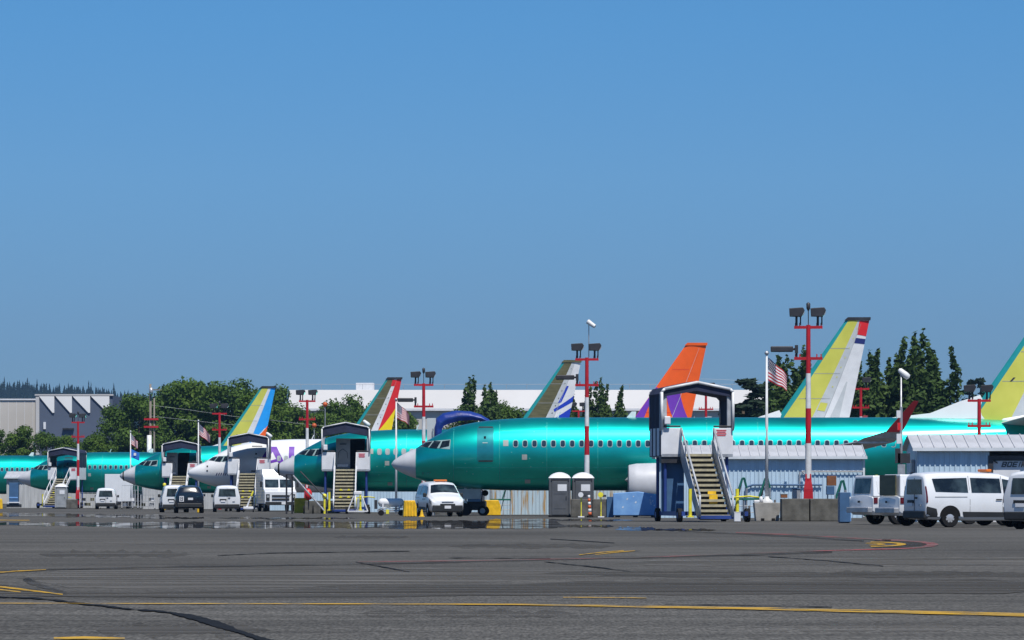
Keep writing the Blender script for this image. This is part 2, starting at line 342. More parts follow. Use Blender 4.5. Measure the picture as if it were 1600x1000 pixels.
# worn and rubbered areas of the apron
strip('worn_pavement', ragged(25, 1000, [893, 884, 884, 888, 890, 893], [915, 922, 920, 914, 908, 900], 3, 70, 1.0, 1.5), .004, 'patchlight')
strip('worn_pavement', ragged(-200, 1700, [912, 926, 918, 908, 906, 905], [928, 934, 934, 930, 928, 930], 4, 90, 1.5, 1.2), .006, 'patchdark')
strip('worn_pavement', ragged(960, 1700, [878, 872, 871, 872], [884, 884, 884, 884], 5, 50, .8, 1.5), .005, 'patchlight')
strip('worn_pavement', ragged(840, 1650, [893, 892, 896, 894], [899, 902, 902, 903], 6, 50, 1.2, 1.2), .005, 'patchdark')
for k, (a_, b_, c_, e_) in enumerate([(120, 420, 846, 850), (520, 640, 838, 840.5), (700, 960, 851, 856), (1040, 1230, 842, 845), (60, 300, 862, 870), (560, 900, 955, 963), (1180, 1500, 975, 988), (150, 420, 978, 992), (1000, 1160, 905, 909), (640, 780, 900, 904), (1290, 1560, 893, 899)]):
    strip('stain', ragged(a_, b_, [c_, c_ - 1, c_], [e_, e_ + 1, e_], 70 + k, 40, (e_ - c_) * .35, (e_ - c_) * .35), .0020 + .0001 * k, 'patchdark' if k % 3 else 'patchlight')
# painted lines
strip('painted_line', dens([(-60, 943.4, 944.3), (400, 944.2, 945.3), (800, 944.8, 946.6), (1200, 951.0, 954.6), (1660, 960.8, 966.2)], 12, .18), .010, 'lineyellow')
strip('painted_line', dens([(84, 998.0, 1001), (130, 996.3, 1001), (195, 998.5, 1001)], 6, .2), .010, 'lineyellow')
for k, (a, b) in enumerate([([(-20, 893.2, 898.5), (20, 891.2, 895), (75, 889.6, 891.6)], 'lineblack'), ([(-20, 895.6, 897.6), (20, 893, 894.4), (72, 890.6, 891.4)], 'lineyellow'),
                            ([(-20, 911.0, 915.5), (30, 916.5, 922), (100, 928.2, 930.6)], 'lineblack'), ([(-20, 914.4, 916.4), (30, 920.3, 923), (98, 929.4, 930.8)], 'lineyellow'), ([(-20, 919.4, 921.6), (32, 925.4, 927.0)], 'lineyellow'),
                            ([(36, 905, 907), (45, 903, 913), (60, 911, 918), (104, 926, 929)], 'lineblack')]):
    strip('painted_line', dens(a, 8, .15, k), .010 if b == 'lineyellow' else .007, b)
strip('painted_line', dens([(75, 889, 891.5), (300, 885.0, 887.2), (600, 880.5, 882.2), (1100, 868.5, 871), (1300, 862, 864.6)], 14, .25), .007, 'lineblack')
strip('painted_line', dens([(560, 878.4, 879.0), (760, 876.2, 876.8), (1000, 871.4, 872.0), (1250, 862.0, 862.9), (1380, 857.6, 859.0)], 12, .12), .010, 'linered')
# hairpin of the red clearance line
def arc(cpx, cpy, a, b, wdt, m, z, t0=-80, t1=80):
    mb = MB(); n = 26; vs_ = []
    for i in range(n + 1):
        t = R(t0 + (t1 - t0) * i / n)
        for k in (0, 1):
            aa, bb = a - k * wdt[0], b - k * wdt[1]
            x, y = G(cpx + aa * math.cos(t), cpy + bb * math.sin(t)); vs_.append((x, y, z))
    mb.add(vs_, [(2 * i, 2 * i + 1, 2 * i + 3, 2 * i + 2) for i in range(n)])
    return struct(mb.build('painted_line', m, fix=False))
arc(1360, 851.5, 106, 8.0, (18, 1.5), 'linered', .011)
arc(1350, 851.0, 100, 6.6, (48, 4.2), 'lineblack', .0085)
arc(1350, 851.0, 66, 4.2, (14, 1.3), 'lineyellow', .011)
arc(1340, 851.0, 44, 2.2, (12, .7), 'lineyellow', .011, -70, 60)
strip('painted_line', dens([(1150, 832.2, 833), (1240, 835.4, 836.6), (1330, 840.6, 841.8), (1392, 843.6, 845.6)], 10, .1), .011, 'linered')
strip('painted_line', dens([(1060, 829.5, 830.6), (1240, 837.4, 840), (1350, 844.6, 847)], 10, .2), .0075, 'lineblack')
strip('painted_line', dens([(905, 866.5, 868.6), (945, 862, 864.4), (1000, 860.6, 861.6)], 8, .1), .0075, 'lineblack')
strip('painted_line', dens([(905, 867.2, 868.0), (940, 863, 864.2), (975, 860.4, 861.2)], 8, .05), .010, 'lineyellow')
strip('painted_line', dens([(930, 867.0, 867.8), (965, 862.8, 864.0), (992, 860.9, 861.6)], 8, .05), .0105, 'lineyellow')
strip('painted_line', dens([(880, 934.0, 935.0), (960, 934.6, 935.6), (1010, 935.2, 936.4)], 8, .2), .010, 'lineyellow')
strip('painted_line', dens([(0, 812.4, 813.4), (46, 812.6, 813.6)], 4, .1), .010, 'lineyellow')
# tar seal along the cracks
strip('tar_seal', dens([(-40, 931, 933.5), (60, 935, 937), (130, 943.2, 945.4), (200, 951.6, 953.6), (262, 956.6, 958.2), (300, 963, 969), (340, 972, 982), (372, 985, 990), (402, 995, 1001), (430, 1003, 1010)], 9, .7, 5), .009, 'tar')
strip('tar_seal', dens([(262, 958, 958.6), (300, 961.4, 963), (340, 972, 974), (366, 981.5, 984)], 9, .5, 6), .0092, 'tar')
for k, pts in enumerate([[(340, 868.2, 868.8), (420, 864.6, 865.2), (640, 861.4, 862)], [(556, 878.5, 879), (610, 888, 889.4), (640, 894, 894.6)], [(700, 872, 872.5), (860, 872.4, 873)],
                         [(860, 842, 843), (960, 848.4, 849.2)], [(1200, 870, 870.6), (1290, 876, 877), (1380, 885, 885.7)], [(1040, 944.4, 944.9), (1300, 949.2, 950)], [(850, 878, 878.6), (930, 886, 887.2), (985, 893.4, 894)]]):
    strip('tar_seal', dens(pts, 12, .25, k + 20), .0085, 'tar')
# added mirror sheets standing in for the heat mirage over dry asphalt
for k, a in enumerate([(-60, 210, [815, 817, 816, 818], [820, 821, 822.5, 822]), (150, 330, [818, 816, 817], [823.5, 826, 825]), (270, 470, [815.8, 815.6, 815.0], [825.0, 825.4, 825.0]), (440, 640, [815.2, 815.8, 814.8], [825.6, 825.0, 826.0]),
                       (590, 800, [814.2, 813.4, 814.2], [826.0, 826.4, 826.0]), (745, 880, [815.0, 814.0, 815.6], [825.0, 826.8, 825.0]), (860, 960, [820.4, 821], [823.6, 824.0]), (965, 1025, [823.6, 824.4], [826.0, 827.0]), (960, 1120, [826, 827], [829, 829.6]),
                       (-60, 130, [801.0, 802, 803.5], [806.0, 807.0, 806.5]), (90, 260, [803.0, 804, 805], [808.0, 808.5, 808.0]), (760, 990, [811.2, 811.2, 812], [814.0, 814.4, 814.2]), (200, 330, [808, 808.6], [810.4, 811]), (340, 560, [808.4, 809.2, 808.8], [810.6, 811.4, 811])]):
    o = strip('mirage_sheet', ragged(*a, 30 + k, 110, .9, .9), .004 + .0002 * k, 'mirage'); o.location.z = .002

# ------------------------------------------------------------------ aeroplanes (nose at the origin, tail along +x, port side -y)
ST = np.array([(0, 2.86, 2.80, .02), (.10, 3.02, 2.64, .17), (.30, 3.17, 2.50, .36), (.65, 3.38, 2.32, .60), (1.0, 3.55, 2.17, .80), (1.36, 3.70, 2.04, .98), (1.65, 3.92, 1.95, 1.12),
               (2.2, 4.25, 1.81, 1.33), (2.75, 4.54, 1.71, 1.48), (3.35, 4.83, 1.61, 1.61), (4.1, 5.02, 1.52, 1.72), (4.9, 5.16, 1.45, 1.80), (6.1, 5.29, 1.40, 1.86), (8.2, 5.385, 1.38, 1.88), (12, 5.39, 1.38, 1.88),
               (24, 5.39, 1.38, 1.88), (27, 5.39, 1.52, 1.86), (30, 5.37, 2.0, 1.72), (33, 5.29, 2.7, 1.42), (35.6, 5.16, 3.35, 1.02), (37.6, 4.98, 4.0, .52), (38.4, 4.72, 4.36, .16)])
def pchip(x, y):
    h = np.diff(x); dl = np.diff(y) / h; d = np.zeros(len(x))
    for i in range(1, len(x) - 1):
        if dl[i - 1] * dl[i] > 0:
            w1, w2 = 2 * h[i] + h[i - 1], h[i] + 2 * h[i - 1]; d[i] = (w1 + w2) / (w1 / dl[i - 1] + w2 / dl[i])
    d[0], d[-1] = dl[0], dl[-1]
    def f(q):
        i = min(max(int(np.searchsorted(x, q) - 1), 0), len(h) - 1); t = (q - x[i]) / h[i]
        return (y[i] * (1 + 2 * t) * (1 - t) ** 2 + h[i] * d[i] * t * (1 - t) ** 2 + y[i + 1] * t * t * (3 - 2 * t) + h[i] * d[i + 1] * t * t * (t - 1))
    return f
fzt, fzb, fw = (pchip(ST[:, 0], ST[:, k]) for k in (1, 2, 3))
def sect(x):
    zt, zb, w_ = fzt(x), fzb(x), fw(x); return zt, zb, w_, zb + .52 * (zt - zb)
def surf(x, z, off=0.0):
    def p(x, z):
        zt, zb, w_, zc = sect(x); hh = (zt - zc) if z > zc else (zc - zb)
        q = max(-.999, min(.999, (z - zc) / hh)); return Vector((x, -w_ * math.sqrt(1 - q * q), z))
    a = p(x, z)
    if off:
        e = .02; n = (p(x + e, z) - p(x - e, z)).cross(p(x, z + e) - p(x, z - e))
        if n.length > 1e-9:
            n.normalize()
            if n.y > 0: n = -n
            a = a + n * off
    return a
def ring(x, n=40):
    zt, zb, w_, zc = sect(x); out = []
    for i in range(n):
        t = 2 * math.pi * i / n; s_ = math.sin(t)
        out.append((x, -w_ * math.cos(t), zc + ((zt - zc) if s_ > 0 else (zc - zb)) * s_))
    return out
def hull(xs, n=40, cap0=False, cap1=False):
    mb = MB(); vs_ = []
    for x in xs: vs_ += ring(x, n)
    fs = [(k * n + i, k * n + (i + 1) % n, (k + 1) * n + (i + 1) % n, (k + 1) * n + i) for k in range(len(xs) - 1) for i in range(n)]
    if cap0: fs.append(tuple(range(n)))
    if cap1: fs.append(tuple(range((len(xs) - 1) * n, len(xs) * n)))
    return mb.add(vs_, fs)
def drape(mb, q, off, n=4, m_=4, mi=0):
    (a, b, c, d) = [Vector((p[0], p[1], 0)) for p in q]
    def fn(u, v):
        p = (a * (1 - u) + b * u) * (1 - v) + (d * (1 - u) + c * u) * v
        return surf(p.x, min(p.y, fzt(p.x) - .02), off)
    return mb.grid(fn, n, m_, mi)
HX = [0, .03, .07, .12, .2, .3, .42, .55, .7, .85, 1.0, 1.18, 1.36]
mesh_radome = hull(HX, 40, True).mesh('radome', 'radome', True)
FX = [1.36 + .16 * i for i in range(25)] + [5.4 + .4 * i for i in range(7)] + [8.5, 10, 12, 14, 16, 18, 20, 22, 24] + [24.5 + .6 * i for i in range(23)] + [38.4]
mesh_hull = {m: hull(FX, 48, False, True).mesh('fuselage', m, True) for m in ('teal', 'planewhite')}
def win_mesh(gm):
    mb = MB(); n = 14; x0, z0 = 15.0, 3.93
    def loop(hx, hz, off): return [surf(x0 + hx * math.copysign(abs(math.cos(t)) ** .6, math.cos(t)), z0 + hz * math.copysign(abs(math.sin(t)) ** .6, math.sin(t)), off) - Vector((x0, 0, 0)) for t in [2 * math.pi * i / n for i in range(n)]]
    a, b, c = loop(.152, .205, .003), loop(.147, .20, .014), loop(.118, .168, .012)
    mb.add(a + b + c, [(i, (i + 1) % n, n + (i + 1) % n, n + i) for i in range(n)] + [(n + i, n + (i + 1) % n, 2 * n + (i + 1) % n, 2 * n + i) for i in range(n)], 0)
    mb.add(c, [tuple(range(n))], 1); return mb.mesh('cabin_window', ['frame', gm])
mesh_win = {g: win_mesh(g) for g in ('winglass', 'cover')}
XS = 1.015
def fin_p(u, v, side=-1, off=0):
    le = 31.75 + 5.1 * v; te = 36.85 + 1.5 * v; c = te - le; z = 5.15 + 7.33 * v
    uu = min(max(u, 0), 1); t = .10 * c * 5 * (.2969 * math.sqrt(uu) - .126 * uu - .3516 * uu ** 2 + .2843 * uu ** 3 - .1015 * uu ** 4)
    return ((le + u * c), side * (t + off), z)
def fin_band(u0, u1, v0=0, v1=1, nu=6, nv=8):
    mb = MB()
    for s_ in (-1, 1):
        mb.grid(lambda a, b: fin_p((lambda v: (u0[0] + (u0[1] - u0[0]) * v) * (1 - a) + (u1[0] + (u1[1] - u1[0]) * v) * a)(v0 + (v1 - v0) * b), v0 + (v1 - v0) * b, s_), nu, nv)
    return mb
def fin_decal(q, off=.014, n=5):
    mb = MB(); (a, b, c, d) = [Vector((p[0], p[1], 0)) for p in q]
    def fn(u, v):
        p = (a * (1 - u) + b * u) * (1 - v) + (d * (1 - u) + c * u) * v; return fin_p(p.x, p.y, -1, off)
    return mb.grid(fn, n, n)
def foil(mb, root, tip, t0, t1, nseg=1, n=10):
    """root/tip = (xLE, xTE, y, z)"""
    prof = [(0, 0), (.02, .35), (.1, .75), (.3, 1), (.55, .8), (.8, .4), (1, .03)]
    loop = prof + [(u, -h * .8) for u, h in prof[-2:0:-1]]
    vs_ = []
    for (le, te, y, z), t in ((root, t0), (tip, t1)):
        for u, h in loop: vs_.append((le + (te - le) * u, y, z + h * t * (te - le) / 2))
    k = len(loop)
    return mb.add(vs_, [(i, (i + 1) % k, k + (i + 1) % k, k + i) for i in range(k)] + [tuple(range(k)), tuple(range(k, 2 * k))])

def airplane(px, d, label, body, fin, glass, winglet, doorclosed=True, number=None, dorsal='planewhite', nwin=54, xs=1.015, ring_=False):
    t = thing('airplane', label, 'airplane', (X(px, d), d, 0), R(-1.0), 'airliners parked side by side on the apron')
    t.scale = (xs, 1, 1)
    fu = link('fuselage', mesh_hull[body], t)
    ra = link('radome', mesh_radome, t)
    if body == 'planewhite':
        ra.data = mesh_radome.copy(); ra.data.materials[0] = M['planewhite']
    else:
        mb = MB(); drape(mb, [(.0 + 1.37, 2.1), (1.40, 2.1), (1.40, 3.66), (1.37, 3.64)], .006, 1, 12); mb.build('seam_ring', 'seam', fu, True)
        for x in (3.46, 6.0, 8.6, 11.4, 14.6, 17.4, 20.2, 23.0):
            mb = MB(); zt, zb, _, _ = sect(x); drape(mb, [(x, zb + .25), (x + .03, zb + .25), (x + .03, zt - .12), (x, zt - .12)], .004, 1, 20); mb.build('panel_seam', 'seam', fu, True)
        for z_, xa in ((4.62, 6.1), (2.62, 3.6), (2.0, 6.1)):
            for k_ in range(6):
                mb = MB(); drape(mb, [(xa + 3 * k_, z_), (xa + 3 * k_ + 2.9, z_), (xa + 3 * k_ + 2.9, z_ + .022), (xa + 3 * k_, z_ + .022)], .003, 8, 1); mb.build('lap_joint', 'seam', fu, True)
        rnd = random.Random(px)
        for k in range(34):
            x = rnd.uniform(1.6, 24 if k > 22 else 9.0); z = rnd.uniform(2.0, 4.9); a, b = rnd.uniform(.02, .06), rnd.uniform(.02, .07)
            if z > fzt(x) - .3 or (z > 3.5 and x < 3.5) or abs(z - 3.93) < .35: continue
            mb = MB(); drape(mb, [(x, z), (x + a, z), (x + a, z + b), (x, z + b)], .006, 1, 1); mb.build('sealant_spot', 'spot', fu)
        for (x, z, a, b) in ((7.25, 3.06, .28, .28), (7.4, 1.78, .30, .20), (6.22, 3.80, .28, .32)):
            mb = MB(); drape(mb, [(x, z), (x + a, z), (x + a, z + b), (x, z + b)], .008, 2, 2); mb.build('primer_patch', 'greypatch', fu, True)
    if ring_: MB().lathe([(x_ - .30, 0) for x_ in ()] + [(.27, .345), (.30, .375), (.36, .42), (.38, .43)], 24, 'x', (0, 0, 2.83)).build('radome_band', 'black', ra, True, fix=False)
    # cockpit
    mb = MB()
    panes = [[(1.66, 3.80), (2.06, 3.74), (2.30, 4.06), (1.90, 4.00)], [(2.12, 3.71), (2.55, 3.67), (2.78, 4.06), (2.40, 4.09)], [(2.70, 3.68), (3.24, 3.80), (3.28, 4.12), (2.86, 4.07)]]
    drape(mb, [(1.62, 3.78), (3.28, 3.63), (3.32, 4.16), (1.90, 4.06)], .010, 10, 5); wf = mb.build('cockpit_window_frame', 'frame', fu, True)
    for p in panes:
        mb = MB(); drape(mb, p, .022, 3, 4); mb.build('cockpit_window', 'glass', fu, True)
    # cabin windows
    for k in range(nwin):
        x = 6.9 + .518 * k
        o = link('cabin_window', mesh_win[glass], fu, 0, (x, 1.88 - fw(x) if x > 24 else (1.88 - fw(x)) * 1.0, 0))
    # forward door
    if doorclosed:
        mb = MB(); drape(mb, [(4.78, 2.98), (5.68, 2.98), (5.68, 4.82), (4.78, 4.82)], .012, 6, 10)
        dr = mb.build('door', 'teal_door' if body == 'teal' else 'planewhite', fu, True)
        for z, w_ in ((2.95, .08), (4.80, .06)):
            mb = MB(); drape(mb, [(4.86, z), (5.64, z), (5.64, z + w_), (4.86, z + w_)], .024, 4, 1); mb.build('door_slot', 'dark', dr)
        mb = MB(); drape(mb, [(5.15, 4.2), (5.27, 4.2), (5.27, 4.33), (5.15, 4.33)], .022, 1, 1); mb.build('door_window', 'glass', dr)
        mb = MB(); drape(mb, [(5.08, 3.95), (5.36, 3.95), (5.36, 4.0), (5.08, 4.0)], .022, 1, 1); mb.build('door_handle', 'frame', dr)
    else:
        mb = MB(); drape(mb, [(5.0, 2.85), (5.95, 2.85), (5.95, 4.78), (5.0, 4.78)], .014, 6, 10); dr = mb.build('door_opening', 'black', fu, True)
        mb = MB(); mb.grid(lambda u, v: (4.15 + .90 * u, -2.16 - .06 * math.sin(math.pi * v), 2.86 + 1.92 * v), 3, 8); mb.grid(lambda u, v: (4.15 + .90 * u, -2.26 - .06 * math.sin(math.pi * v), 2.86 + 1.92 * v), 3, 8)
        dd = mb.build('door', 'cover', fu, True, fix=False)
        MB().box((4.60, -2.32, 4.42), (.42, .02, .05)).build('door_slot', 'dark', dd); MB().box((4.58, -2.34, 3.05), (.7, .06, .16)).build('door_sill', 'white', dd)
        MB().tube([(4.28, -2.32, 3.5), (4.32, -2.33, 3.9), (4.58, -2.33, 4.12), (4.86, -2.33, 3.9), (4.9, -2.32, 3.5)], .015, 5).build('slide_outline', 'dark', dd)
    if number:
        me = text_mesh(number, 'number', .26, 'seam', 0, .004, .0)
        mb = MB(); vs_ = [surf(1.7 + v.co.x, 2.22 + v.co.y, .012) for v in me.vertices]
        mb.add(vs_, [tuple(p.vertices) for p in me.polygons]); mb.build('line_number', 'seam', fu, fix=False)
    MB().tube([(9.2, 0, 5.38), (9.35, 0, 5.7)], .03).build('antenna', 'white', fu)
    MB().prism([(13.0, 5.37), (13.5, 5.37), (13.55, 5.72), (13.3, 5.72)], -.03, .03).build('antenna', 'white', fu)
    # wings
    for s_ in (-1, 1):
        mb = MB(); foil(mb, (12.9, 20.6, s_ * 1.6, 1.95), (17.6, 21.6, s_ * 6.2, 2.55), .12, .115); foil(mb, (17.6, 21.6, s_ * 6.2, 2.55), (24.6, 26.5, s_ * 17.0, 3.80), .115, .10)
        wg = mb.build('wing', 'steel', t, True, sharp=40)
        mb = MB(); seq = [(24.6, 26.5, 17.0, 3.80), (24.9, 26.65, 17.45, 3.97), (26.0, 26.85, 17.75, 4.30)]
        for a, b in zip(seq[:-1], seq[1:]):
            mb.grid(lambda u, v: tuple(((a[0] + (a[1] - a[0]) * u) * (1 - v) + (b[0] + (b[1] - b[0]) * u) * v, s_ * (a[2] * (1 - v) + b[2] * v), (a[3] * (1 - v) + b[3] * v) + (.03 if u < .9 else 0))), 4, 2)
        mb.build('winglet_blend', 'steel', wg, True, fix=False)
        mb = MB(); prof = [(26.0, 4.30), (26.85, 4.30), (27.65, 5.85), (27.40, 5.88)]
        mb.add([(x, s_ * (17.72 + .26 * (z - 4.35)), z) for x, z in prof] + [(x, s_ * (17.80 + .26 * (z - 4.35)), z) for x, z in prof],
               [(0, 1, 2, 3), (7, 6, 5, 4), (0, 1, 5, 4), (1, 2, 6, 5), (2, 3, 7, 6), (3, 0, 4, 7)]); mb.build('winglet', winglet, wg)
        # engine
        c = (0, s_ * 4.83, 1.72)
        mb = MB(); mb.lathe([(14.3, .80), (13.4, .82), (13.12, .90), (13.05, .97), (13.1, 1.03), (13.5, 1.10), (14.5, 1.13), (15.8, 1.06), (16.6, .93), (16.6, .80)], 32, 'x', c)
        en = mb.build('engine', 'radome', t, True, fix=False)
        MB().lathe([(14.3, .80), (14.28, .22), (13.85, .02)], 24, 'x', c).build('fan', 'dark', en, True, fix=False)
        MB().lathe([(13.06, .93), (13.03, .97), (13.07, 1.015)], 32, 'x', c).build('inlet_lip', 'steel', en, True, fix=False)
        MB().lathe([(16.5, .62), (17.6, .40), (18.0, .05)], 20, 'x', c).build('exhaust_cone', 'steel', en, True, fix=False)
        MB().prism([(14.2, 2.75), (19.0, 2.5), (19.0, 2.1), (16.0, 2.2)], s_ * 4.83 - .18, s_ * 4.83 + .18).build('pylon', 'planewhite', en)
        # main gear
        mb = MB(); mb.cyl((19.6, s_ * 2.86, .55), (19.6, s_ * 2.86, 2.3), .12); gear = mb.build('main_gear', 'steel', t)
        for k in (-.43, .43): MB().cyl((19.6, s_ * 2.86 + k - .18, .56), (19.6, s_ * 2.86 + k + .18, .56), .56, n=18).build('wheel', 'black', gear)
        mb = MB(); foil(mb, (33.6, 37.2, s_ * .6, 5.05), (36.4, 38.0, s_ * 7.1, 5.85), .1, .09); mb.build('tailplane', 'finwhite', t, True, sharp=40)
    mb = MB(); mb.cyl((4.1, 0, .35), (4.1, 0, 1.9), .08); mb.cyl((4.1, 0, 1.0), (4.6, 0, 1.7), .05); gear = mb.build('nose_gear', 'planewhite', t)
    for k in (-.2, .2): MB().cyl((4.1, k - .1, .35), (4.1, k + .1, .35), .35, n=18).build('wheel', 'black', gear)
    for k in (-.42, .42): MB().box((4.3, k, 1.20), (1.3, .03, .55)).build('gear_door', 'greypatch', gear)
    # fin
    mb = MB(); sh = [(27.6, 5.37), (29.8, 5.62), (31.4, 6.25), (32.55, 6.62), (33.2, 5.3)]
    n = len(sh); mb.add([(x, -.03 - .22 * (1 - (z - 5.2) / 1.6), z) for x, z in sh] + [(x, .03 + .22 * (1 - (z - 5.2) / 1.6), z) for x, z in sh], [tuple(range(n)), tuple(range(2 * n - 1, n - 1, -1))] + [(i, n + i, n + (i + 1) % n, (i + 1) % n) for i in range(n)])
    mb.build('dorsal_fin', dorsal, t)
    MB().lathe([(33.2, .02), (33.8, .30), (35.2, .42), (36.6, .34), (37.3, .04)], 18, 'x', (0, 0, 5.15)).build('fin_root_fairing', 'planewhite', t, True, fix=False)
    L_, A_, S_, Rr, cap = fin['bands']
    f0 = fin_band((0, 0), (.075, .13)).build('fin_leading_edge', L_, t, True, fix=False)
    fin_band((.075, .13), (.47, .53), nu=8).build('fin_panel', A_, t, True, fix=False)
    fin_band((.47, .53), (.64, .70)).build('fin_spar_panel', S_, t, True, fix=False)
    ru = fin_band((.64, .70), (1, 1)).build('rudder', Rr, t, True, fix=False)
    mb = MB(); mb.prism([(36.72, 12.40), (38.40, 12.40), (38.42, 12.60), (36.95, 12.60)], -.12, .12); mb.build('fin_cap', cap, t)
    for (q, m_) in fin.get('decals', []): fin_decal(q).build('fin_stripe', m_, ru, True, fix=False)
    fin_decal([(.637, .02), (.645, .02), (.705, .96), (.697, .96)], .017, 6).build('hinge_gap', 'fingrey' if Rr != 'finwhite' else 'cover', ru, True, fix=False)
    for v in (.3, .52, .74): fin_decal([(.12, v), (.63, v), (.63, v + .004), (.12, v + .004)], .012, 4).build('panel_joint', 'cover' if A_ != 'orange' else 'redlight', ru, True, fix=False)
    if A_ == 'finyellow': fin_decal([(.22, .30), (.25, .30), (.27, .33), (.24, .33)], .013, 1).build('stencil', 'dark', ru, fix=False)
    if fin.get('dots'):
        for k in range(7):
            v = .40 + .085 * k; u = .575 + .06 * v - .02
            fin_decal([(u, v), (u + .022, v), (u + .022, v + .012), (u, v + .012)], .014, 1).build('inspection_port', fin['dots'], ru, fix=False)
    return t, fu

TE = 'teal_edge'
fins = {
 'nearest': dict(bands=(TE, 'finyellow', 'fingrey', 'finwhite', 'dark'), dots='finyellow'),
 'tri': dict(bands=(TE, 'finyellow', 'fingrey', 'finwhite', 'dark'), dots='finyellow', decals=[([(.70, .865), (1, .85), (1, .985), (.60, .985)], 'redlight'), ([(.70, .79), (1, .78), (1, .825), (.70, .835)], 'navy'),
        ([(.50, .20), (.62, .19), (.62, .26), (.50, .27)], 'finyellow'), ([(.72, .12), (.80, .45), (.83, .45), (.86, .12)], 'fingrey')]),
 'orange': dict(bands=('orange', 'orange', 'orange', 'orange', 'orange'), decals=[([(.72, .22), (.97, .22), (.55, .57), (.23, .57)], 'purple'), ([(.27, .34), (.36, .34), (.31, .48), (.24, .48)], 'purple'), ([(0.005, .0), (.26, .0), (.05, .56), (0.005, .56)], 'purple')]),
 'blue': dict(bands=(TE, 'finolive', 'fingrey', 'finwhite', 'finolive'), dots='dark', decals=[([(.66, .2), (1.0, .2), (1.0, .47), (.72, .36)], 'royal'), ([(.585, .45), (.63, .42), (1.0, .535), (1.0, .605)], 'royal'), ([(.63, .52), (.71, .53), (.77, .715), (.70, .72)], 'royal')]),
 'redyellow': dict(bands=(TE, 'finolive', 'finwhite', 'redlight', 'dark'), dots='dark', decals=[([(.655, .15), (1.0, .15), (1.0, .62), (.67, .31)], 'yellow'), ([(.50, .90), (.72, .90), (.72, .98), (.45, .98)], 'redlight')]),
 'bluewhite': dict(bands=(TE, 'finyellow', 'finwhite', 'skyblue', 'dark'), decals=[([(.70, .2), (1.0, .2), (1.0, .46), (.96, .42)], 'orange'), ([(.665, .2), (.70, .2), (.96, .42), (.93, .42)], 'finwhite')]),
}
a1, f1 = airplane(612, 223, 'nearest unpainted teal airliner with grey radome, its nose behind the white van', 'teal', fins['nearest'], 'winglass', 'winglet_red', True, '9197', xs=.99)
a2, f2 = airplane(428, 262, 'teal airliner with open grey door under a stair canopy and red-tipped white tail fin', 'teal', fins['tri'], 'cover', 'planewhite', False, '9161', xs=1.0, ring_=True)
a3, f3 = airplane(293, 305, 'white airliner with purple lettering and orange and purple tail fin', 'planewhite', fins['orange'], 'cover', 'planewhite', True)
a4, f4 = airplane(187, 343, 'teal airliner with pale radome behind the black car, blue striped white rudder', 'teal', fins['blue'], 'winglass', 'planewhite', False, ring_=True)
a5, f5 = airplane(28, 392, 'teal airliner behind the leftmost boarding stairs, red and yellow rudder', 'teal', fins['redyellow'], 'winglass', 'planewhite', True, xs=.966)
a6, f6 = airplane(-153, 423, 'farthest teal airliner at the left edge, yellow fin with sky blue rudder', 'teal', fins['bluewhite'], 'winglass', 'planewhite', True)
# purple lettering of the white aeroplane
for q in ([(5.0, 2.95), (5.55, 2.90), (6.62, 4.78), (6.12, 4.78)], [(6.22, 4.80), (6.70, 4.80), (7.32, 3.6), (6.86, 3.6)], [(5.75, 3.62), (6.0, 3.50), (7.0, 3.74), (6.9, 3.94)], [(7.62, 3.45), (8.02, 3.45), (8.02, 4.8), (7.62, 4.8)], [(8.02, 3.45), (8.85, 3.45), (8.85, 3.80), (8.02, 3.80)]):
    mb = MB(); drape(mb, q, .012, 6, 8); mb.build('letter_stroke', 'purple', f3, True)
for k in range(6):
    x = 2.2 + .17 * k; mb = MB(); drape(mb, [(x, 2.66), (x + .06, 2.66), (x + .16, 2.86), (x + .09, 2.86)], .012, 1, 2); mb.build('nose_marking', 'navy', f3)
for z in (2.95, 3.28):
    mb = MB(); drape(mb, [(1.5, z), (1.62, z), (1.62, z + .12), (1.5, z + .12)], .015, 1, 1); mb.build('sensor', 'dark', f3)

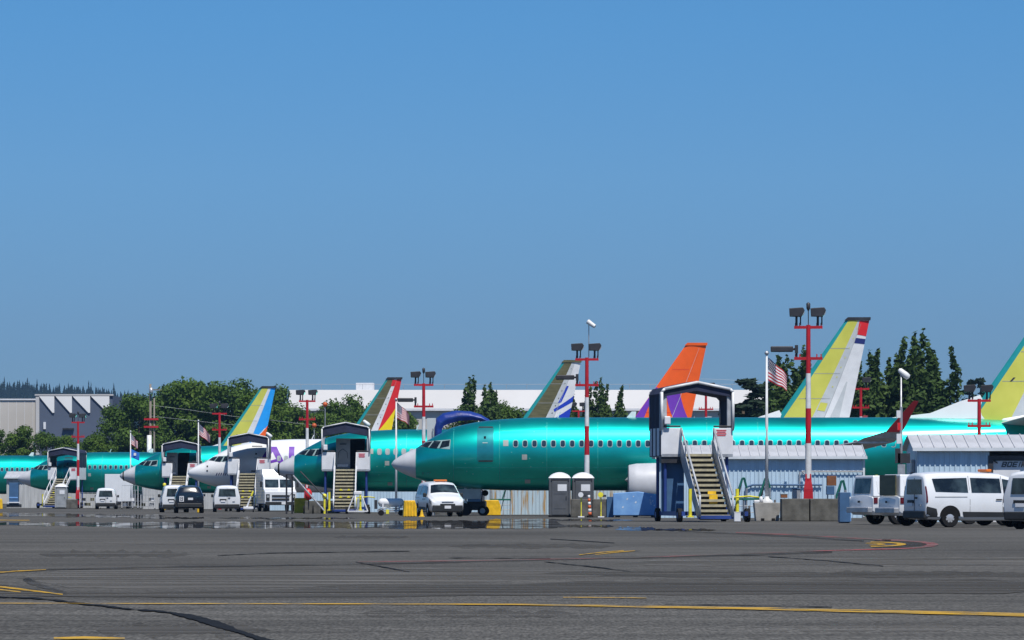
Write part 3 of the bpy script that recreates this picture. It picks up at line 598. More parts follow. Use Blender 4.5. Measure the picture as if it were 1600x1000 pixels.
# ------------------------------------------------------------------ boarding stairs
def us_font(): return None
def stairs(px, d, yaw, label, big=False, cover='navyfab', side='steel'):
    t = thing('boarding_stairs', label, 'boarding stairs', (X(px, d), d, 0), yaw, 'canopied boarding stairs')
    n = 13; ph = 2.80; run = 3.5; x0, x1 = -.62, .62
    for k in range(n):
        z = .30 + (ph - .30) * k / (n - 1); y = run * k / (n - 1)
        MB().box(((x0 + x1) / 2, y, z - .05), (x1 - x0, .30, .10)).build('step', 'tread', t)
        MB().box(((x0 + x1) / 2, y + .15, z - .15), (x1 - x0 - .02, .02, .12)).build('riser', 'riser', t)
    for s_, x in ((-1, x0 - .06), (1, x1 + .06)):
        hh = .95
        if big: prof = [(-.25, .18), (-.25, .52), (run + .1, ph + .62), (run + .25, ph + .35), (run + .15, ph - .15), (.15, .18)]
        else: prof = [(-.2, .2), (-.2, .5), (run + .1, ph + .25), (run + .1, ph - .15)]
        m_ = 'stairgrey' if big else 'white'
        mb = MB(); mb.add([(x - .03, y, z) for y, z in prof] + [(x + .03, y, z) for y, z in prof], [tuple(range(len(prof))), tuple(range(2 * len(prof) - 1, len(prof) - 1, -1))] + [(i, len(prof) + i, len(prof) + (i + 1) % len(prof), (i + 1) % len(prof)) for i in range(len(prof))])
        mb.build('stringer', m_, t)
        mb = MB(); mb.tube([(x, -.3, .2), (x, -.3, 1.1), (x, run, ph + 1.05), (x, run + .1, ph)], .045 if big else .035, 8)
        for k in (3, 6, 9): mb.cyl((x, run * k / 12, .3 + 2.5 * k / 12), (x, run * k / 12, 1.25 + 2.5 * k / 12), .025, n=6)
        mb.build('handrail', m_, t, True)
    MB().box((0, run + 1.25, ph - .06), (3.0, 2.4, .12)).build('platform', 'steel', t)
    for a, b in ((-1.52, -.70), (.70, 1.52)):
        pn = MB().box(((a + b) / 2, run + .08, ph + .50), (b - a, .05, 1.14)).build('guard_panel', 'white', t, bevel=.015)
        mb = MB(); mb.tube([(a, run + .08, ph + 1.14), (b, run + .08, ph + 1.14)], .035); mb.build('top_rail', 'dark', pn)
        if a > 0:
            for k in range(4): MB().box((1.02, run + .045, ph + .98 - .07 * k), (.42 - .06 * (k % 2), .012, .03)).build('notice_line', 'redlight', pn)
    for s_ in (-1, 1):
        MB().box((s_ * 1.50, run + 1.3, ph + .50), (.05, 2.2, 1.14)).build('side_panel', 'white', t)
    # canopy
    e, r = ph + 2.68, ph + 2.96; y0, y1 = run - .02, run + 2.55
    pts = [(-1.5, ph + 1.0), (-1.5, e - .12), (-1.38, e), (0, r), (1.38, e), (1.5, e - .12), (1.5, ph + 1.0)]
    mb = MB(); mb.tube([(x, y0, z) for x, z in pts], .04 if not big else .06, 8); mb.build('canopy_frame', 'polewhite', t, True)
    mb = MB(); mb.tube([(x, y1, z) for x, z in pts], .05, 8); mb.build('canopy_frame', 'steel', t, True)
    roof = [(-1.56, e - .2), (-1.40, e + .05), (0, r + .06), (1.40, e + .05), (1.56, e - .2)]; dp = .30 if big else .55; inn = [(1.48, e - .15 - dp), (1.33, e - dp), (0, r - dp - .05), (-1.33, e - dp), (-1.48, e - .15 - dp)]
    mb = MB()
    for q in range(4): mb.prism([roof[q], roof[q + 1], inn[3 - q], inn[4 - q]], y0 + .05, y1)
    mb.build('canopy_roof', cover, t, bevel=.0)
    for s_ in (-1, 1):
        x = s_ * 1.46
        mb = MB(); mb.grid(lambda u, v: (x + s_ * (.06 + .012 * math.sin(u * 19)), y0 + .1 + (y1 - y0 - .1) * u, ph + (-.1 if s_ < 0 and big else 1.05) + (e - .2 - ph - (-.1 if s_ < 0 and big else 1.05)) * v), 16, 3); mb.build('side_curtain', cover, t, True, fix=False)
        MB().box((s_ * 1.42, y0 + .16, (ph + 1.0 + e) / 2 - .1), (.16 if not big else .30, .12, e - ph - 1.1)).build('canopy_post', 'stairgrey', t, bevel=.02)
    MB().box((-1.28, y0 - .02, ph + 1.38), (.26, .2, .34)).build('floodlight', 'white', t, bevel=.04)
    # under-frame
    for x in (-1.3, 1.3):
        MB().box((x, run * .55 + .6, .34), (.14, run + 1.6, .18)).build('chassis_beam', 'blueframe', t)
        MB().cyl((x, run + 1.9, .35), (x, run + 1.9, ph - .1), .07).build('support_post', 'blueframe', t)
        MB().cyl((x, run + .3, .35), (x, run + .3, ph - .1), .07).build('support_post', 'blueframe', t)
        for y in (.3, run + 1.4):
            wl = MB().cyl((x + (.1 if x > 0 else -.1) - .09, y, .28), (x + (.1 if x > 0 else -.1) + .09, y, .28), .28, n=16).build('wheel', 'black', t)
            MB().cyl((x + (.1 if x > 0 else -.1) - .10, y, .28), (x + (.1 if x > 0 else -.1) + .10, y, .28), .13, n=12).build('hub', 'blueframe', wl)
    MB().box((0, .9, .34), (2.6, .14, .16)).build('cross_beam', 'blueframe', t)
    MB().box((0, run + .6, .34), (2.6, .14, .16)).build('cross_beam', 'blueframe', t)
    MB().box((0, -.2, .2), (1.5, .12, .14)).build('bottom_bar', 'blueframe', t)
    for x in (-.95, 1.0):
        mb = MB(); mb.cyl((x, .35, .25), (x, .35, 1.35), .075, n=10); mb.box((x, .35, .22), (.26, .26, .06)); mb.build('jack_post', 'safety2', t, True, sharp=40)
    mb = MB(); mb.tube([(x1 + .15, .1, .35), (x1 + .15, .1, 1.0), (1.5, .3, 1.05), (1.9, .35, 1.0)], .035); mb.build('tow_handle', 'safety2', t, True)
    if big:
        MB().box((-.95, run + .5, 1.55), (.95, .10, 2.3)).build('side_cladding', 'bluepanel', t)
        MB().box((-.95, run + .35, 2.55), (1.1, .5, .25)).build('drive_housing', 'dark', t)
        MB().box((.12, .87, .92), (.34, .03, .40)).build('caution_sign', 'safety', t); MB().box((.12, 1.17, 1.15), (.34, .03, .22)).build('caution_sign', 'safety', t)
    else:
        for zz in (1.0, 1.45):
            for xx in (-.25, .25): MB().prism([(xx - .12, zz), (xx + .12, zz), (xx, zz + .12)], (zz - .3) / 2.5 * run - .20, (zz - .3) / 2.5 * run - .17).build('caution_mark', 'safety2', t)
    return t
stairs(1117, 164.5, R(9), 'large boarding stairs with no airplane, grey side rails and navy canopy', True)
stairs(538, 254.1, R(1), 'boarding stairs with black canopy at the open grey airplane door')
stairs(383, 297.1, R(0), 'boarding stairs with dark canopy against the white airplane')
stairs(276, 335.1, R(0), 'boarding stairs behind the black car, canopy over the airplane door')
stairs(80, 384, R(-12), 'leftmost boarding stairs, skewed, beside the pale grey toilet', False, 'navyfab')
# blue covered stairs on the far side of the nearest aeroplane
d = 231
t = thing('covered_stairs', 'stairs under an arched royal blue tarpaulin behind the nearest airplane nose', 'boarding stairs', (X(722, d), d, 0), 0)
sx = d / F; px0, px1 = (676 - 722) * sx, (770 - 722) * sx
outl = [(676, 694), (677, 668), (681, 654), (692, 645.5), (712, 641.5), (735, 642.5), (752, 648), (764, 655), (771, 664)]
inl = [(690, 694), (691, 672), (694, 666), (701, 663), (718, 658), (738, 656.5), (752, 658.5), (761, 662), (766, 667)]
mb = MB()
def tarp(u, v):
    k = min(int(u * 8), 7); f = u * 8 - k
    o_ = [outl[k][i] * (1 - f) + outl[k + 1][i] * f for i in (0, 1)]; i_ = [inl[k][i] * (1 - f) + inl[k + 1][i] * f for i in (0, 1)]
    g = np.interp(v, [0, .2, .45, .62, .8, 1], [0, .45, .84, .97, 1.0, 1.0]); y = np.interp(v, [0, .2, .45, .62, .8, 1], [-1.05, -1.16, -.98, -.62, .1, 1.1])
    wr = .014 * math.sin(u * 31 + v * 7) * math.sin(v * 3.1)
    return ((i_[0] + (o_[0] - i_[0]) * g - 722) * sx, y - wr, Z(i_[1] + (o_[1] - i_[1]) * g, d) + wr * .5)
mb.grid(tarp, 64, 14); o = mb.build('tarpaulin', 'bluefab', t, True, fix=False)
for u in (px0 + .05, px1 - .1):
    for v in (-1.05, 1.05): MB().cyl((u, v, 0), (u, v, 4.9), .05).build('post', 'steel', t)
MB().box((px0 - .05, 0, 3.7), (.5, 1.9, 3.6)).build('side_wall', 'fingrey', t)
MB().box((.2, 0, 2.7), (3.2, 2.1, .12)).build('platform', 'steel', t)

# ------------------------------------------------------------------ light masts
def mast(px, d, H, label, lampleft=True, camera=None, red_base=True, bot='red', arms=True, sec=1.48):
    t = thing('light_mast', label, 'light mast', (X(px, d), d, 0), R(random.uniform(-6, 6)), 'red and white floodlight masts')
    z = H; k = 0
    while z > .1:
        z0 = max(0.0, z - (2.05 if k == 0 else sec)); r = .105 + .012 * k
        MB().cyl((0, 0, z0), (0, 0, z), r, r - .01, 12).build('pole_section', 'red' if k % 2 == 0 else 'polewhite', t, True, sharp=40); z = z0; k += 1
    if red_base: MB().lathe([(.90, .02), (.90, .29), (1.35, .27), (1.75, .18), (2.0, .165)], 4, 'z').build('flared_base', 'red', t).rotation_euler = (0, 0, R(45))
    if arms:
        for zz, ww in ((H - .10, 1.2), (H - 1.42, 1.2)):
            ar = MB().box((0, 0, zz), (ww, .14, .12)).build('crossarm', 'red', t)
            for s_ in (-.54, -.36, .36, .54): MB().box((s_, 0, zz + .12), (.05, .05, .14)).build('arm_bolt', 'red', ar)
        for s_ in (-1, 1):
            mb = MB(); x = s_ * .45
            mb.prism([(x - .34, H + .36), (x + .16, H + .34), (x + .30, H + .62), (x + .22, H + .74), (x - .36, H + .70)], -.24, .24); fl = mb.build('floodlight', 'dark', t, bevel=.02)
            MB().box((x - .05, 0, H + .17), (.10, .08, .40)).build('bracket', 'dark', fl); MB().box((x + .12, 0, H + .17), (.06, .08, .36)).build('bracket', 'dark', fl)
            MB().box((x + .25, 0, H + .47), (.02, .40, .18), ry=.45).build('lens', 'lamp', fl)
    if lampleft:
        lm = MB().box((-1.12, 0, H - 1.02), (.95, .32, .24)).build('street_lamp', 'dark', t, bevel=.04)
        MB().tube([(-.7, 0, H - 1.02), (-.5, 0, H - 1.02), (-.5, 0, H - 1.4)], .05).build('lamp_arm', 'dark', lm); MB().box((-.5, 0, H - 1.02), (.14, .2, .34)).build('lamp_bracket', 'dark', lm)
    if camera == 'tall':
        ms = MB().tube([(.1, 0, H), (.1, 0, H + 1.75)], .025).build('camera_mast', 'steel', t)
        MB().cyl((.05, -.1, H + 1.85), (.42, -.25, H + 1.58), .13, .10, 10).build('camera', 'polewhite', t, True, sharp=40)
    elif camera == 'short':
        ms = MB().tube([(0, 0, H), (0, 0, H + .75)], .02).build('antenna', 'dark', t); MB().lathe([(.6, .03), (.7, .08), (.9, .09), (.96, .02)], 10, 'z', (0, 0, H)).build('beacon', 'dark', t, True)
    return t
mast(917, 209, 8.20, 'red and white light mast with tall white camera beside two grey toilets', True, 'tall')
mast(1263, 172, 8.30, 'tallest red and white light mast on concrete blocks beside the flagpole', True, 'short')
mast(662, 249, 8.00, 'red and white light mast between the red-yellow tail fin and blue tarpaulin', True, 'short')
mast(480, 295, 8.10, 'red and white light mast over the white airplane lettering', False, None)
mast(343, 334, 8.0, 'red and white light mast between flag and yellow tail fin', False, 'short')
mast(122, 373, 8.0, 'leftmost red and white light mast beside the pale grey toilet', False, 'short')
mast(1530, 212, 6.15, 'short red light mast rising behind the right shed roof', False, None, False)
mast(1103, 330, 9.6, 'distant red light mast behind the orange tail fin', False, None, False)
mast(1345, 288, 8.8, 'distant red light mast between the white rudder and poplars', False, None, False)
mast(735, 392, 8.1, 'distant red light mast just above the blue tarpaulin arch', False, None, False)
mast(904, 385, 9.3, 'distant red light mast seen behind the camera mast', False, None, False)
# white gooseneck lamps seen over the fuselages
def lamp(px, py, d, label, h=.5):
    z = Z(py, d); t = thing('street_lamp', label, 'street lamp', (X(px, d), d, 0), 0)
    MB().cyl((0, 0, 0), (0, 0, z - .05), .05, .035, 8).build('pole', 'steel', t, True)
    mb = MB(); mb.lathe([(0, .05), (.06, .11), (.35, .14), (.52, .13), (.56, .02)], 10, 'x', (0, 0, 0)); o = mb.build('lamp_head', 'polewhite', t, True); o.location = (-.1, 0, z); o.rotation_euler = (0, R(40), 0)
    return t
lamp(1408, 577, 168, 'tall grey pole with drooping white lamp left of the right shed')
lamp(748, 650, 300, 'white lamp head over the blue tarpaulin arch')
lamp(570, 657, 267, 'white lamp head above the canopied stairs at the open door')
lamp(418, 676, 312, 'white lamp head right of the yellow tail fin')
t = thing('service_mast', 'thin mast with meters and white fittings at the right shed corner', 'service mast', (X(1408, 166), 166, 0))
MB().cyl((0, 0, 0), (0, 0, 4.7), .06, n=8).build('pole', 'steel', t)
for k, (x, z, a, b, m_) in enumerate([(-.12, 4.4, .16, .3, 'white'), (-.1, 3.9, .12, .3, 'redlight'), (-.1, 3.4, .2, .4, 'white'), (.1, 2.6, .5, .4, 'dark'), (.0, 2.1, .3, .5, 'steel'), (-.15, 2.7, .2, .6, 'dark')]):
    MB().box((x, -.12, z), (a, .14, b)).build('meter_box', m_, t)
# ------------------------------------------------------------------ flags
def flagpole(px, d, H, z0, label, flabel, seed, fly=1.35, banner=False, base=None):
    t = thing('flagpole', label, 'flagpole', (X(px, d), d, 0), 0, 'flagpoles')
    MB().cyl((0, 0, 0 if not base else .55), (0, 0, H), .085, .04, 12).build('pole', 'polewhite', t, True)
    MB().lathe([(-.09, .02), (-.05, .08), (.0, .095), (.06, .07), (.1, .01)], 12, 'z', (0, 0, H + .06)).build('finial', 'steel', t, True)
    if base:
        mb = MB(); a, b = .56, .48
        mb.add([(x * b, y * b, 0) for x, y in ((-1, -1), (1, -1), (1, 1), (-1, 1))] + [(x * a, y * a, .78) for x, y in ((-1, -1), (1, -1), (1, 1), (-1, 1))], [(3, 2, 1, 0), (4, 5, 6, 7), (0, 1, 5, 4), (1, 2, 6, 5), (2, 3, 7, 6), (3, 0, 4, 7)])
        bs = mb.build('concrete_base', 'concrete2', t, bevel=.02)
        for x in (-.2, .25): MB().box((x, -.50, .06), (.14, .03, .12)).build('lifting_slot', 'black', bs)
        MB().lathe([(.78, .26), (.86, .26), (.95, .12), (1.05, .09)], 16, 'z').build('collar', 'polewhite', t, True)
        MB().box((-.38, 0, .84), (.34, .5, .10)).build('sandbag', 'white', t, bevel=.03); MB().lathe([(0, .0), (0, .09), (.22, .07), (.25, .0)], 10, 'z', (-.25, -.2, .8)).build('lamp_can', 'white', t, True)
    f = MB(); nu, nv = 26, 13; hoist = .98
    def P(u, v):
        return (.06 + fly * u * (.60 + .10 * math.sin(seed)), .16 * math.sin(u * 7 + v * 1.2 + seed) * u ** .5 - .05, H - .12 - hoist * (1 - v) * (1 - .30 * u) - u * .62 * fly + .05 * math.sin(u * 9 + seed) * u)
    vs_ = [P(i / nu, j / nv) for j in range(nv + 1) for i in range(nu + 1)]
    for j in range(nv):
        for i in range(nu):
            k = j * (nu + 1) + i; mi = 2 if (j >= 6 and i < 10) else (0 if j % 2 == 0 else 1)
            if mi == 2 and (i % 2 == 0) and (j % 2 == 0): mi = 2
            f.f.append((k, k + 1, k + nu + 2, k + nu + 1)); f.m.append(mi)
    f.v = vs_
    for j in range(6):
        for i in range(5):
            u, v = (.9 + i * 1.75 + .5 * (j % 2)) / nu, (6.6 + j * 1.05) / nv
            if u > 9.4 / nu: continue
            x, y, z = P(u, v); e = .022; f.add([(x - e, y - .012, z), (x, y - .012, z - e), (x + e, y - .012, z), (x, y - .012, z + e)], [(0, 1, 2, 3)], 1)
    fo = f.build('flag', ['flagred', 'flagwhite', 'flagblue'], None, True, fix=False); fo.location = t.location
    tag(fo, flabel, 'flag', 'striped flags on white poles')
    if banner:
        b = MB(); b.grid(lambda u, v: (.06 + .75 * u, .08 * math.sin(u * 6), H - 1.55 - .75 * (1 - v) - .35 * u), 8, 4); b.grid(lambda u, v: (.3 + .22 * u, .08 * math.sin(u * 6) - .05, H - 2.15 + .25 * v), 2, 2, 1)
        bo = b.build('banner', ['bannerblue', 'flagwhite'], None, True, fix=False); bo.location = t.location; tag(bo, 'small blue banner under the leftmost striped flag', 'banner')
flagpole(1198, 172, 7.05, .8, 'tall white flagpole in a pale concrete base by the blue shed', 'largest striped flag, drooping on the nearest flagpole', 1.0, 1.16, False, True)
flagpole(619, 249, 6.95, 0, 'white flagpole in front of the teal fuselage beside the grey radome', 'striped flag in front of the red and yellow tail fin', 2.2, 1.1)
flagpole(310, 331, 7.2, 0, 'flagpole left of the white airplane nose', 'striped flag over the trees between two stair canopies', 3.1, 1.5)
flagpole(204, 372, 7.0, 0, 'leftmost flagpole, over the teal fuselage', 'leftmost striped flag, above a small blue banner', 4.4, 1.2, True)

# ------------------------------------------------------------------ vehicles (x forward, y left)
class Car:
    def __init__(s, st): s.a = np.array(st, float)          # x, zlow, zbelt, ztop, wlow, wbelt, wtop   (x descending)
    def at(s, x): a = s.a[::-1]; return [np.interp(x, a[:, 0], a[:, k]) for k in range(1, 7)]
    def ring(s, r):
        x, zl, zb, zt, wl, wb, wt = r
        cr = .035; hs = [(wl * .86, zl), (wl, zl + .10), (wb, (zl + zb) * .5 + .08), (wb * .995, zb), (wt + .02, zt - .09), (wt - .06, zt - .02), (wt * .5, zt + cr * .7)]
        return [(x, 0, zl)] + [(x, -y, z) for y, z in hs] + [(x, 0, zt + cr)] + [(x, y, z) for y, z in hs[::-1]]
    def body(s):
        mb = MB(); vs_ = []; n = 16
        for r in s.a: vs_ += s.ring(r)
        k = len(s.a); fs = [(i * n + j, i * n + (j + 1) % n, (i + 1) * n + (j + 1) % n, (i + 1) * n + j) for i in range(k - 1) for j in range(n)]
        fs += [tuple(range(n - 1, -1, -1)), tuple(range((k - 1) * n, k * n))]
        return mb.add(vs_, fs)
    def side(s, x, z, sd, off):
        zl, zb, zt, wl, wb, wt = s.at(x)
        if z >= zb: y = np.interp(z, [zb, max(zt - .09, zb + .01)], [wb, wt + .02])
        else: y = np.interp(z, [zl, zl + .10, (zl + zb) * .5 + .08, zb], [wl * .86, wl, wb, wb * .995])
        return (x, sd * (y + off), z)
    def patch(s, q, sd, off=.012, n=5, mi=0, mb=None):
        mb = mb or MB(); (a, b, c, d) = [Vector((p[0], p[1], 0)) for p in q]
        def fn(u, v):
            p = (a * (1 - u) + b * u) * (1 - v) + (d * (1 - u) + c * u) * v; return s.side(p.x, p.y, sd, off)
        return mb.grid(fn, n, 3, mi)
    def top(s, xa, xb, wa, wb, off=.012, n=6):
        mb = MB()
        def fn(u, v):
            x = xa + (xb - xa) * v; zt, wt = s.at(x)[2], s.at(x)[5]; hw = wa + (wb - wa) * v; y = -hw + 2 * hw * u
            z = np.interp(abs(y), [0, wt * .5, wt - .06, wt + .02], [zt + .035, zt + .0245, zt - .02, zt - .09]); return (x + off * .6, y, z + off * .9)
        return mb.grid(fn, n, 6)
def wheel(t, x, y, r, sd, hub='rim'):
    o = MB().lathe([(-.10, r * .5), (-.11, r * .92), (-.08, r), (.08, r), (.11, r * .92), (.09, r * .74), (.05, r * .70)], 26, 'y', (0, 0, 0)).build('wheel', 'black', t, True, sharp=40, fix=False)
    o.location = (x, y, r)
    k = .10 * sd
    rm = MB().lathe([(k * .75, r * .70), (k * .95, r * .67), (k * .9, r * .5), (k * 1.0, r * .3), (k * 1.12, r * .12), (k * 1.12, .001)], 22, 'y').build('rim', hub, o, True, fix=False)
    mb = MB()
    for i in range(8):
        a = 2 * math.pi * i / 8; mb.cyl((r * .46 * math.cos(a), k * .85, r * .46 * math.sin(a)), (r * .46 * math.cos(a), k * 1.02, r * .46 * math.sin(a)), r * .075, n=8)
    mb.build('rim_hole', 'black', o)
def archmesh(c, t, x, r, sd, m_='vanblack'):
    mb = MB(); n = 14; vs_ = []
    for i in range(n + 1):
        a = math.pi * i / n
        for rr in (r * 1.0, r * 1.22): vs_.append(c.side(x + rr * math.cos(a), max(r + rr * math.sin(a) * .98 - .02, c.at(x)[0] + .02), sd, .018))
    mb.add(vs_, [(2 * i, 2 * i + 1, 2 * i + 3, 2 * i + 2) for i in range(n)], 0)
    vs_ = [c.side(x + r * 1.02 * math.cos(math.pi * i / n), max(r + r * math.sin(math.pi * i / n) - .02, c.at(x)[0] + .02), sd, .012) for i in range(n + 1)]
    mb.add(vs_, [tuple(range(n + 1))], 1)
    mb.build('wheel_arch', [m_, 'black'], t, fix=False)
VAN = [(2.41, .38, .70, .80, .66, .68, .56), (2.34, .26, .82, .93, .80, .83, .68), (2.15, .24, .92, 1.02, .86, .88, .76), (1.72, .22, 1.00, 1.12, .89, .91, .80), (1.48, .22, 1.04, 1.20, .90, .92, .80), (1.1, .22, 1.06, 1.48, .90, .92, .74),
       (.72, .22, 1.06, 1.70, .90, .92, .71), (.35, .22, 1.06, 1.79, .90, .92, .70), (-.8, .22, 1.06, 1.83, .90, .92, .70), (-1.9, .24, 1.06, 1.82, .90, .92, .70), (-2.32, .28, 1.06, 1.78, .89, .91, .69), (-2.42, .32, 1.06, 1.70, .87, .89, .67)]
def van(px, d, yaw, label, beacon=False, windows=True, paint='vanwhite', plate=True, logo=False, group='white vans on the apron'):
    t = thing('van', label, 'van', (X(px, d), d, 0), yaw, group); c = Car(VAN)
    b = c.body().build('body', paint, t, True, bevel=.035)
    for sd in (-1, 1):
        for x in (1.50, -1.55): wheel(t, x, sd * .82, .325, sd); archmesh(c, t, x, .38, sd, paint)
        c.patch([(.42, 1.14), (1.22, 1.10), (.80, 1.55), (.42, 1.62)], sd).build('side_window', 'glass', t, True, fix=False)
        if windows:
            c.patch([(-.75, 1.16), (.34, 1.15), (.34, 1.63), (-.75, 1.65)], sd).build('side_window', 'glass', t, True, fix=False)
            c.patch([(-2.06, 1.19), (-.88, 1.16), (-.88, 1.65), (-2.14, 1.62)], sd).build('side_window', 'glass', t, True, fix=False)
        c.patch([(-1.05, .34), (1.0, .34), (1.0, .50), (-1.1, .52)], sd, .02, 8).build('sill_trim', 'vanblack', t, True, fix=False)
        c.patch([(-2.40, .34), (-1.98, .34), (-2.05, .62), (-2.40, .70)], sd, .02).build('bumper_corner', 'vanblack', t, True, fix=False)
        c.patch([(-2.41, .80), (-2.35, .84), (-2.37, 1.36), (-2.41, 1.38)], sd, .018).build('tail_light', 'taillight', t, True, fix=False)
        c.patch([(1.98, .74), (2.34, .62), (2.30, .80), (1.86, .96)], sd, .016).build('headlight', 'cover', t, True, fix=False)
        c.patch([(-2.1, 1.005), (-.92, 1.005), (-.92, 1.02), (-2.1, 1.02)], sd, .012).build('door_track', 'vanblack', t, True, fix=False)
        for x in (.38, -.82):
            c.patch([(x - .006, .50), (x + .006, .50), (x + .006, 1.72), (x - .006, 1.72)], sd, .006, 1).build('door_gap', 'vanblack', t, fix=False)
        for x in (.12, .56):
            c.patch([(x, .90), (x + .22, .90), (x + .22, .945), (x, .945)], sd, .03, 2).build('door_handle', 'vanblack', t, fix=False)
        y = sd * .98; mr = MB().box((.98, y, 1.13), (.14, .16, .22)).build('mirror', 'vanblack', t, bevel=.03); MB().box((1.0, sd * .9, 1.06), (.06, .12, .05)).build('mirror_arm', 'vanblack', mr)
        if logo:
            for k in range(4): c.patch([(.70 + .07 * k, .70), (.73 + .07 * k, .70), (.76 + .07 * k, .75), (.73 + .07 * k, .75)], sd, .012, 1).build('door_marking', 'dark', t, fix=False)
    c.top(1.42, .80, .74, .62, .012).build('windshield', 'glass', t, True, fix=False)
    # front
    MB().box((2.37, 0, .43), (.15, 1.60, .34)).build('front_bumper', 'vanblack', t, bevel=.04)
    MB().box((2.425, 0, .62), (.05, .80, .12)).build('grille', 'vanblack', t, bevel=.02)
    gl = MB().box((2.40, 0, .765), (.06, .62, .035)).build('upper_grille', 'vanblack', t)
    if plate: MB().box((2.455, 0, .50), (.02, .34, .15)).build('number_plate', 'white', t)
    # rear
    MB().box((-2.40, 0, .42), (.16, 1.70, .26)).build('rear_bumper', 'vanblack', t, bevel=.04)
    rx = -2.435
    MB().prism([(-.60, 1.10), (.60, 1.10), (.54, 1.60), (-.54, 1.60)], -.012, .012).build('rear_window', 'glass', t).matrix_basis = Matrix.Translation((rx, 0, 0)) @ Matrix.Rotation(R(90), 4, 'Z')
    MB().box((rx, 0, 1.10), (.012, .012, 1.1)).build('rear_door_gap', 'vanblack', t)
    MB().box((rx - .01, .28, .86), (.03, .46, .10)).build('plate_recess', 'vanblack', t); MB().box((rx - .015, .28, .76), (.02, .32, .12)).build('number_plate', 'white', t)
    MB().box((rx - .01, -.14, .98), (.03, .14, .06)).build('door_handle', 'vanblack', t); MB().box((rx - .01, -.45, .74), (.02, .16, .06)).build('rear_badge', 'steel', t)
    if beacon:
        bo = MB().box((.15, 0, 1.90), (.20, .70, .09)).build('beacon_bar', 'amber', t, bevel=.03); MB().box((.15, 0, 1.845), (.1, .5, .04)).build('beacon_mount', 'dark', bo)
    return t
van(1532, 136.5, R(19), 'long white van with amber beacon beside the two pickups', True, True, logo=True)
van(1668, 128.5, R(52), 'white van cut off by the right edge, rear doors in shade')
van(687, 214.5, R(-90 + 11), 'white van with orange beacon facing us under the grey radome', True)
van(354, 283, R(90 + 5), 'white van seen from behind in front of the stairs to the white airplane', False, False)
van(166.5, 355, R(90 + 4), 'leftmost white van, seen from behind', False, False)
van(272, 276, R(90 + 7), 'white van mostly hidden behind the black car', False, True)

SUV = [(2.35, .42, .80, .92, .70, .74, .6), (2.25, .30, .92, 1.02, .84, .87, .74), (1.3, .28, 1.05, 1.14, .90, .93, .82), (1.0, .28, 1.08, 1.24, .90, .93, .80), (.25, .28, 1.10, 1.70, .90, .93, .66), (-.4, .28, 1.10, 1.76, .90, .93, .66), (-1.7, .30, 1.10, 1.74, .90, .92, .66), (-2.1, .34, 1.10, 1.66, .88, .90, .64), (-2.3, .40, 1.10, 1.30, .84, .86, .72)]
d = 264
t = thing('suv', 'black sport utility car seen from behind beside the white van', 'car', (X(295, d), d, 0), R(90 + 6)); c = Car(SUV)
c.body().build('body', 'suvblack', t, True, bevel=.04)
for sd in (-1, 1):
    for x in (1.42, -1.42): wheel(t, x, sd * .82, .36, sd); archmesh(c, t, x, .40, sd)
    c.patch([(-1.9, 1.14), (-.95, 1.14), (-.95, 1.60), (-1.75, 1.58)], sd).build('side_window', 'glass', t, True, fix=False)
    c.patch([(-.88, 1.14), (.05, 1.14), (.05, 1.60), (-.88, 1.61)], sd).build('side_window', 'glass', t, True, fix=False)
    c.patch([(.12, 1.14), (.85, 1.14), (.3, 1.58), (.12, 1.6)], sd).build('side_window', 'glass', t, True, fix=False)
    c.patch([(-2.26, .95), (-2.05, .95), (-2.05, 1.14), (-2.26, 1.12)], sd, .015).build('tail_light', 'taillight', t, True, fix=False)
    MB().box((.8, sd * 1.0, 1.16), (.14, .2, .16)).build('mirror', 'suvblack', t, bevel=.03)
    MB().tube([(-1.8, sd * .56, 1.80), (0, sd * .56, 1.83)], .025).build('roof_rail', 'dark', t)
c.top(-2.24, -1.98, .62, .58, .012).build('rear_window', 'glass', t, True, fix=False)
c.top(.98, .32, .70, .60, .012).build('windshield', 'glass', t, True, fix=False)
MB().box((-2.28, 0, .50), (.18, 1.6, .28)).build('rear_bumper', 'vanblack', t, bevel=.05)
MB().box((-2.32, -.05, .92), (.02, .32, .14)).build('number_plate', 'white', t)
sg = MB().box((-2.33, .52, .92), (.02, .28, .36)).build('white_sign', 'white', t)
MB().box((-2.345, .52, .92), (.01, .16, .26)).build('sign_figure', 'dark', sg)
for z in (.86, .98): MB().box((-2.352, .52, z), (.01, .07, .07)).build('sign_figure_gap', 'white', sg)

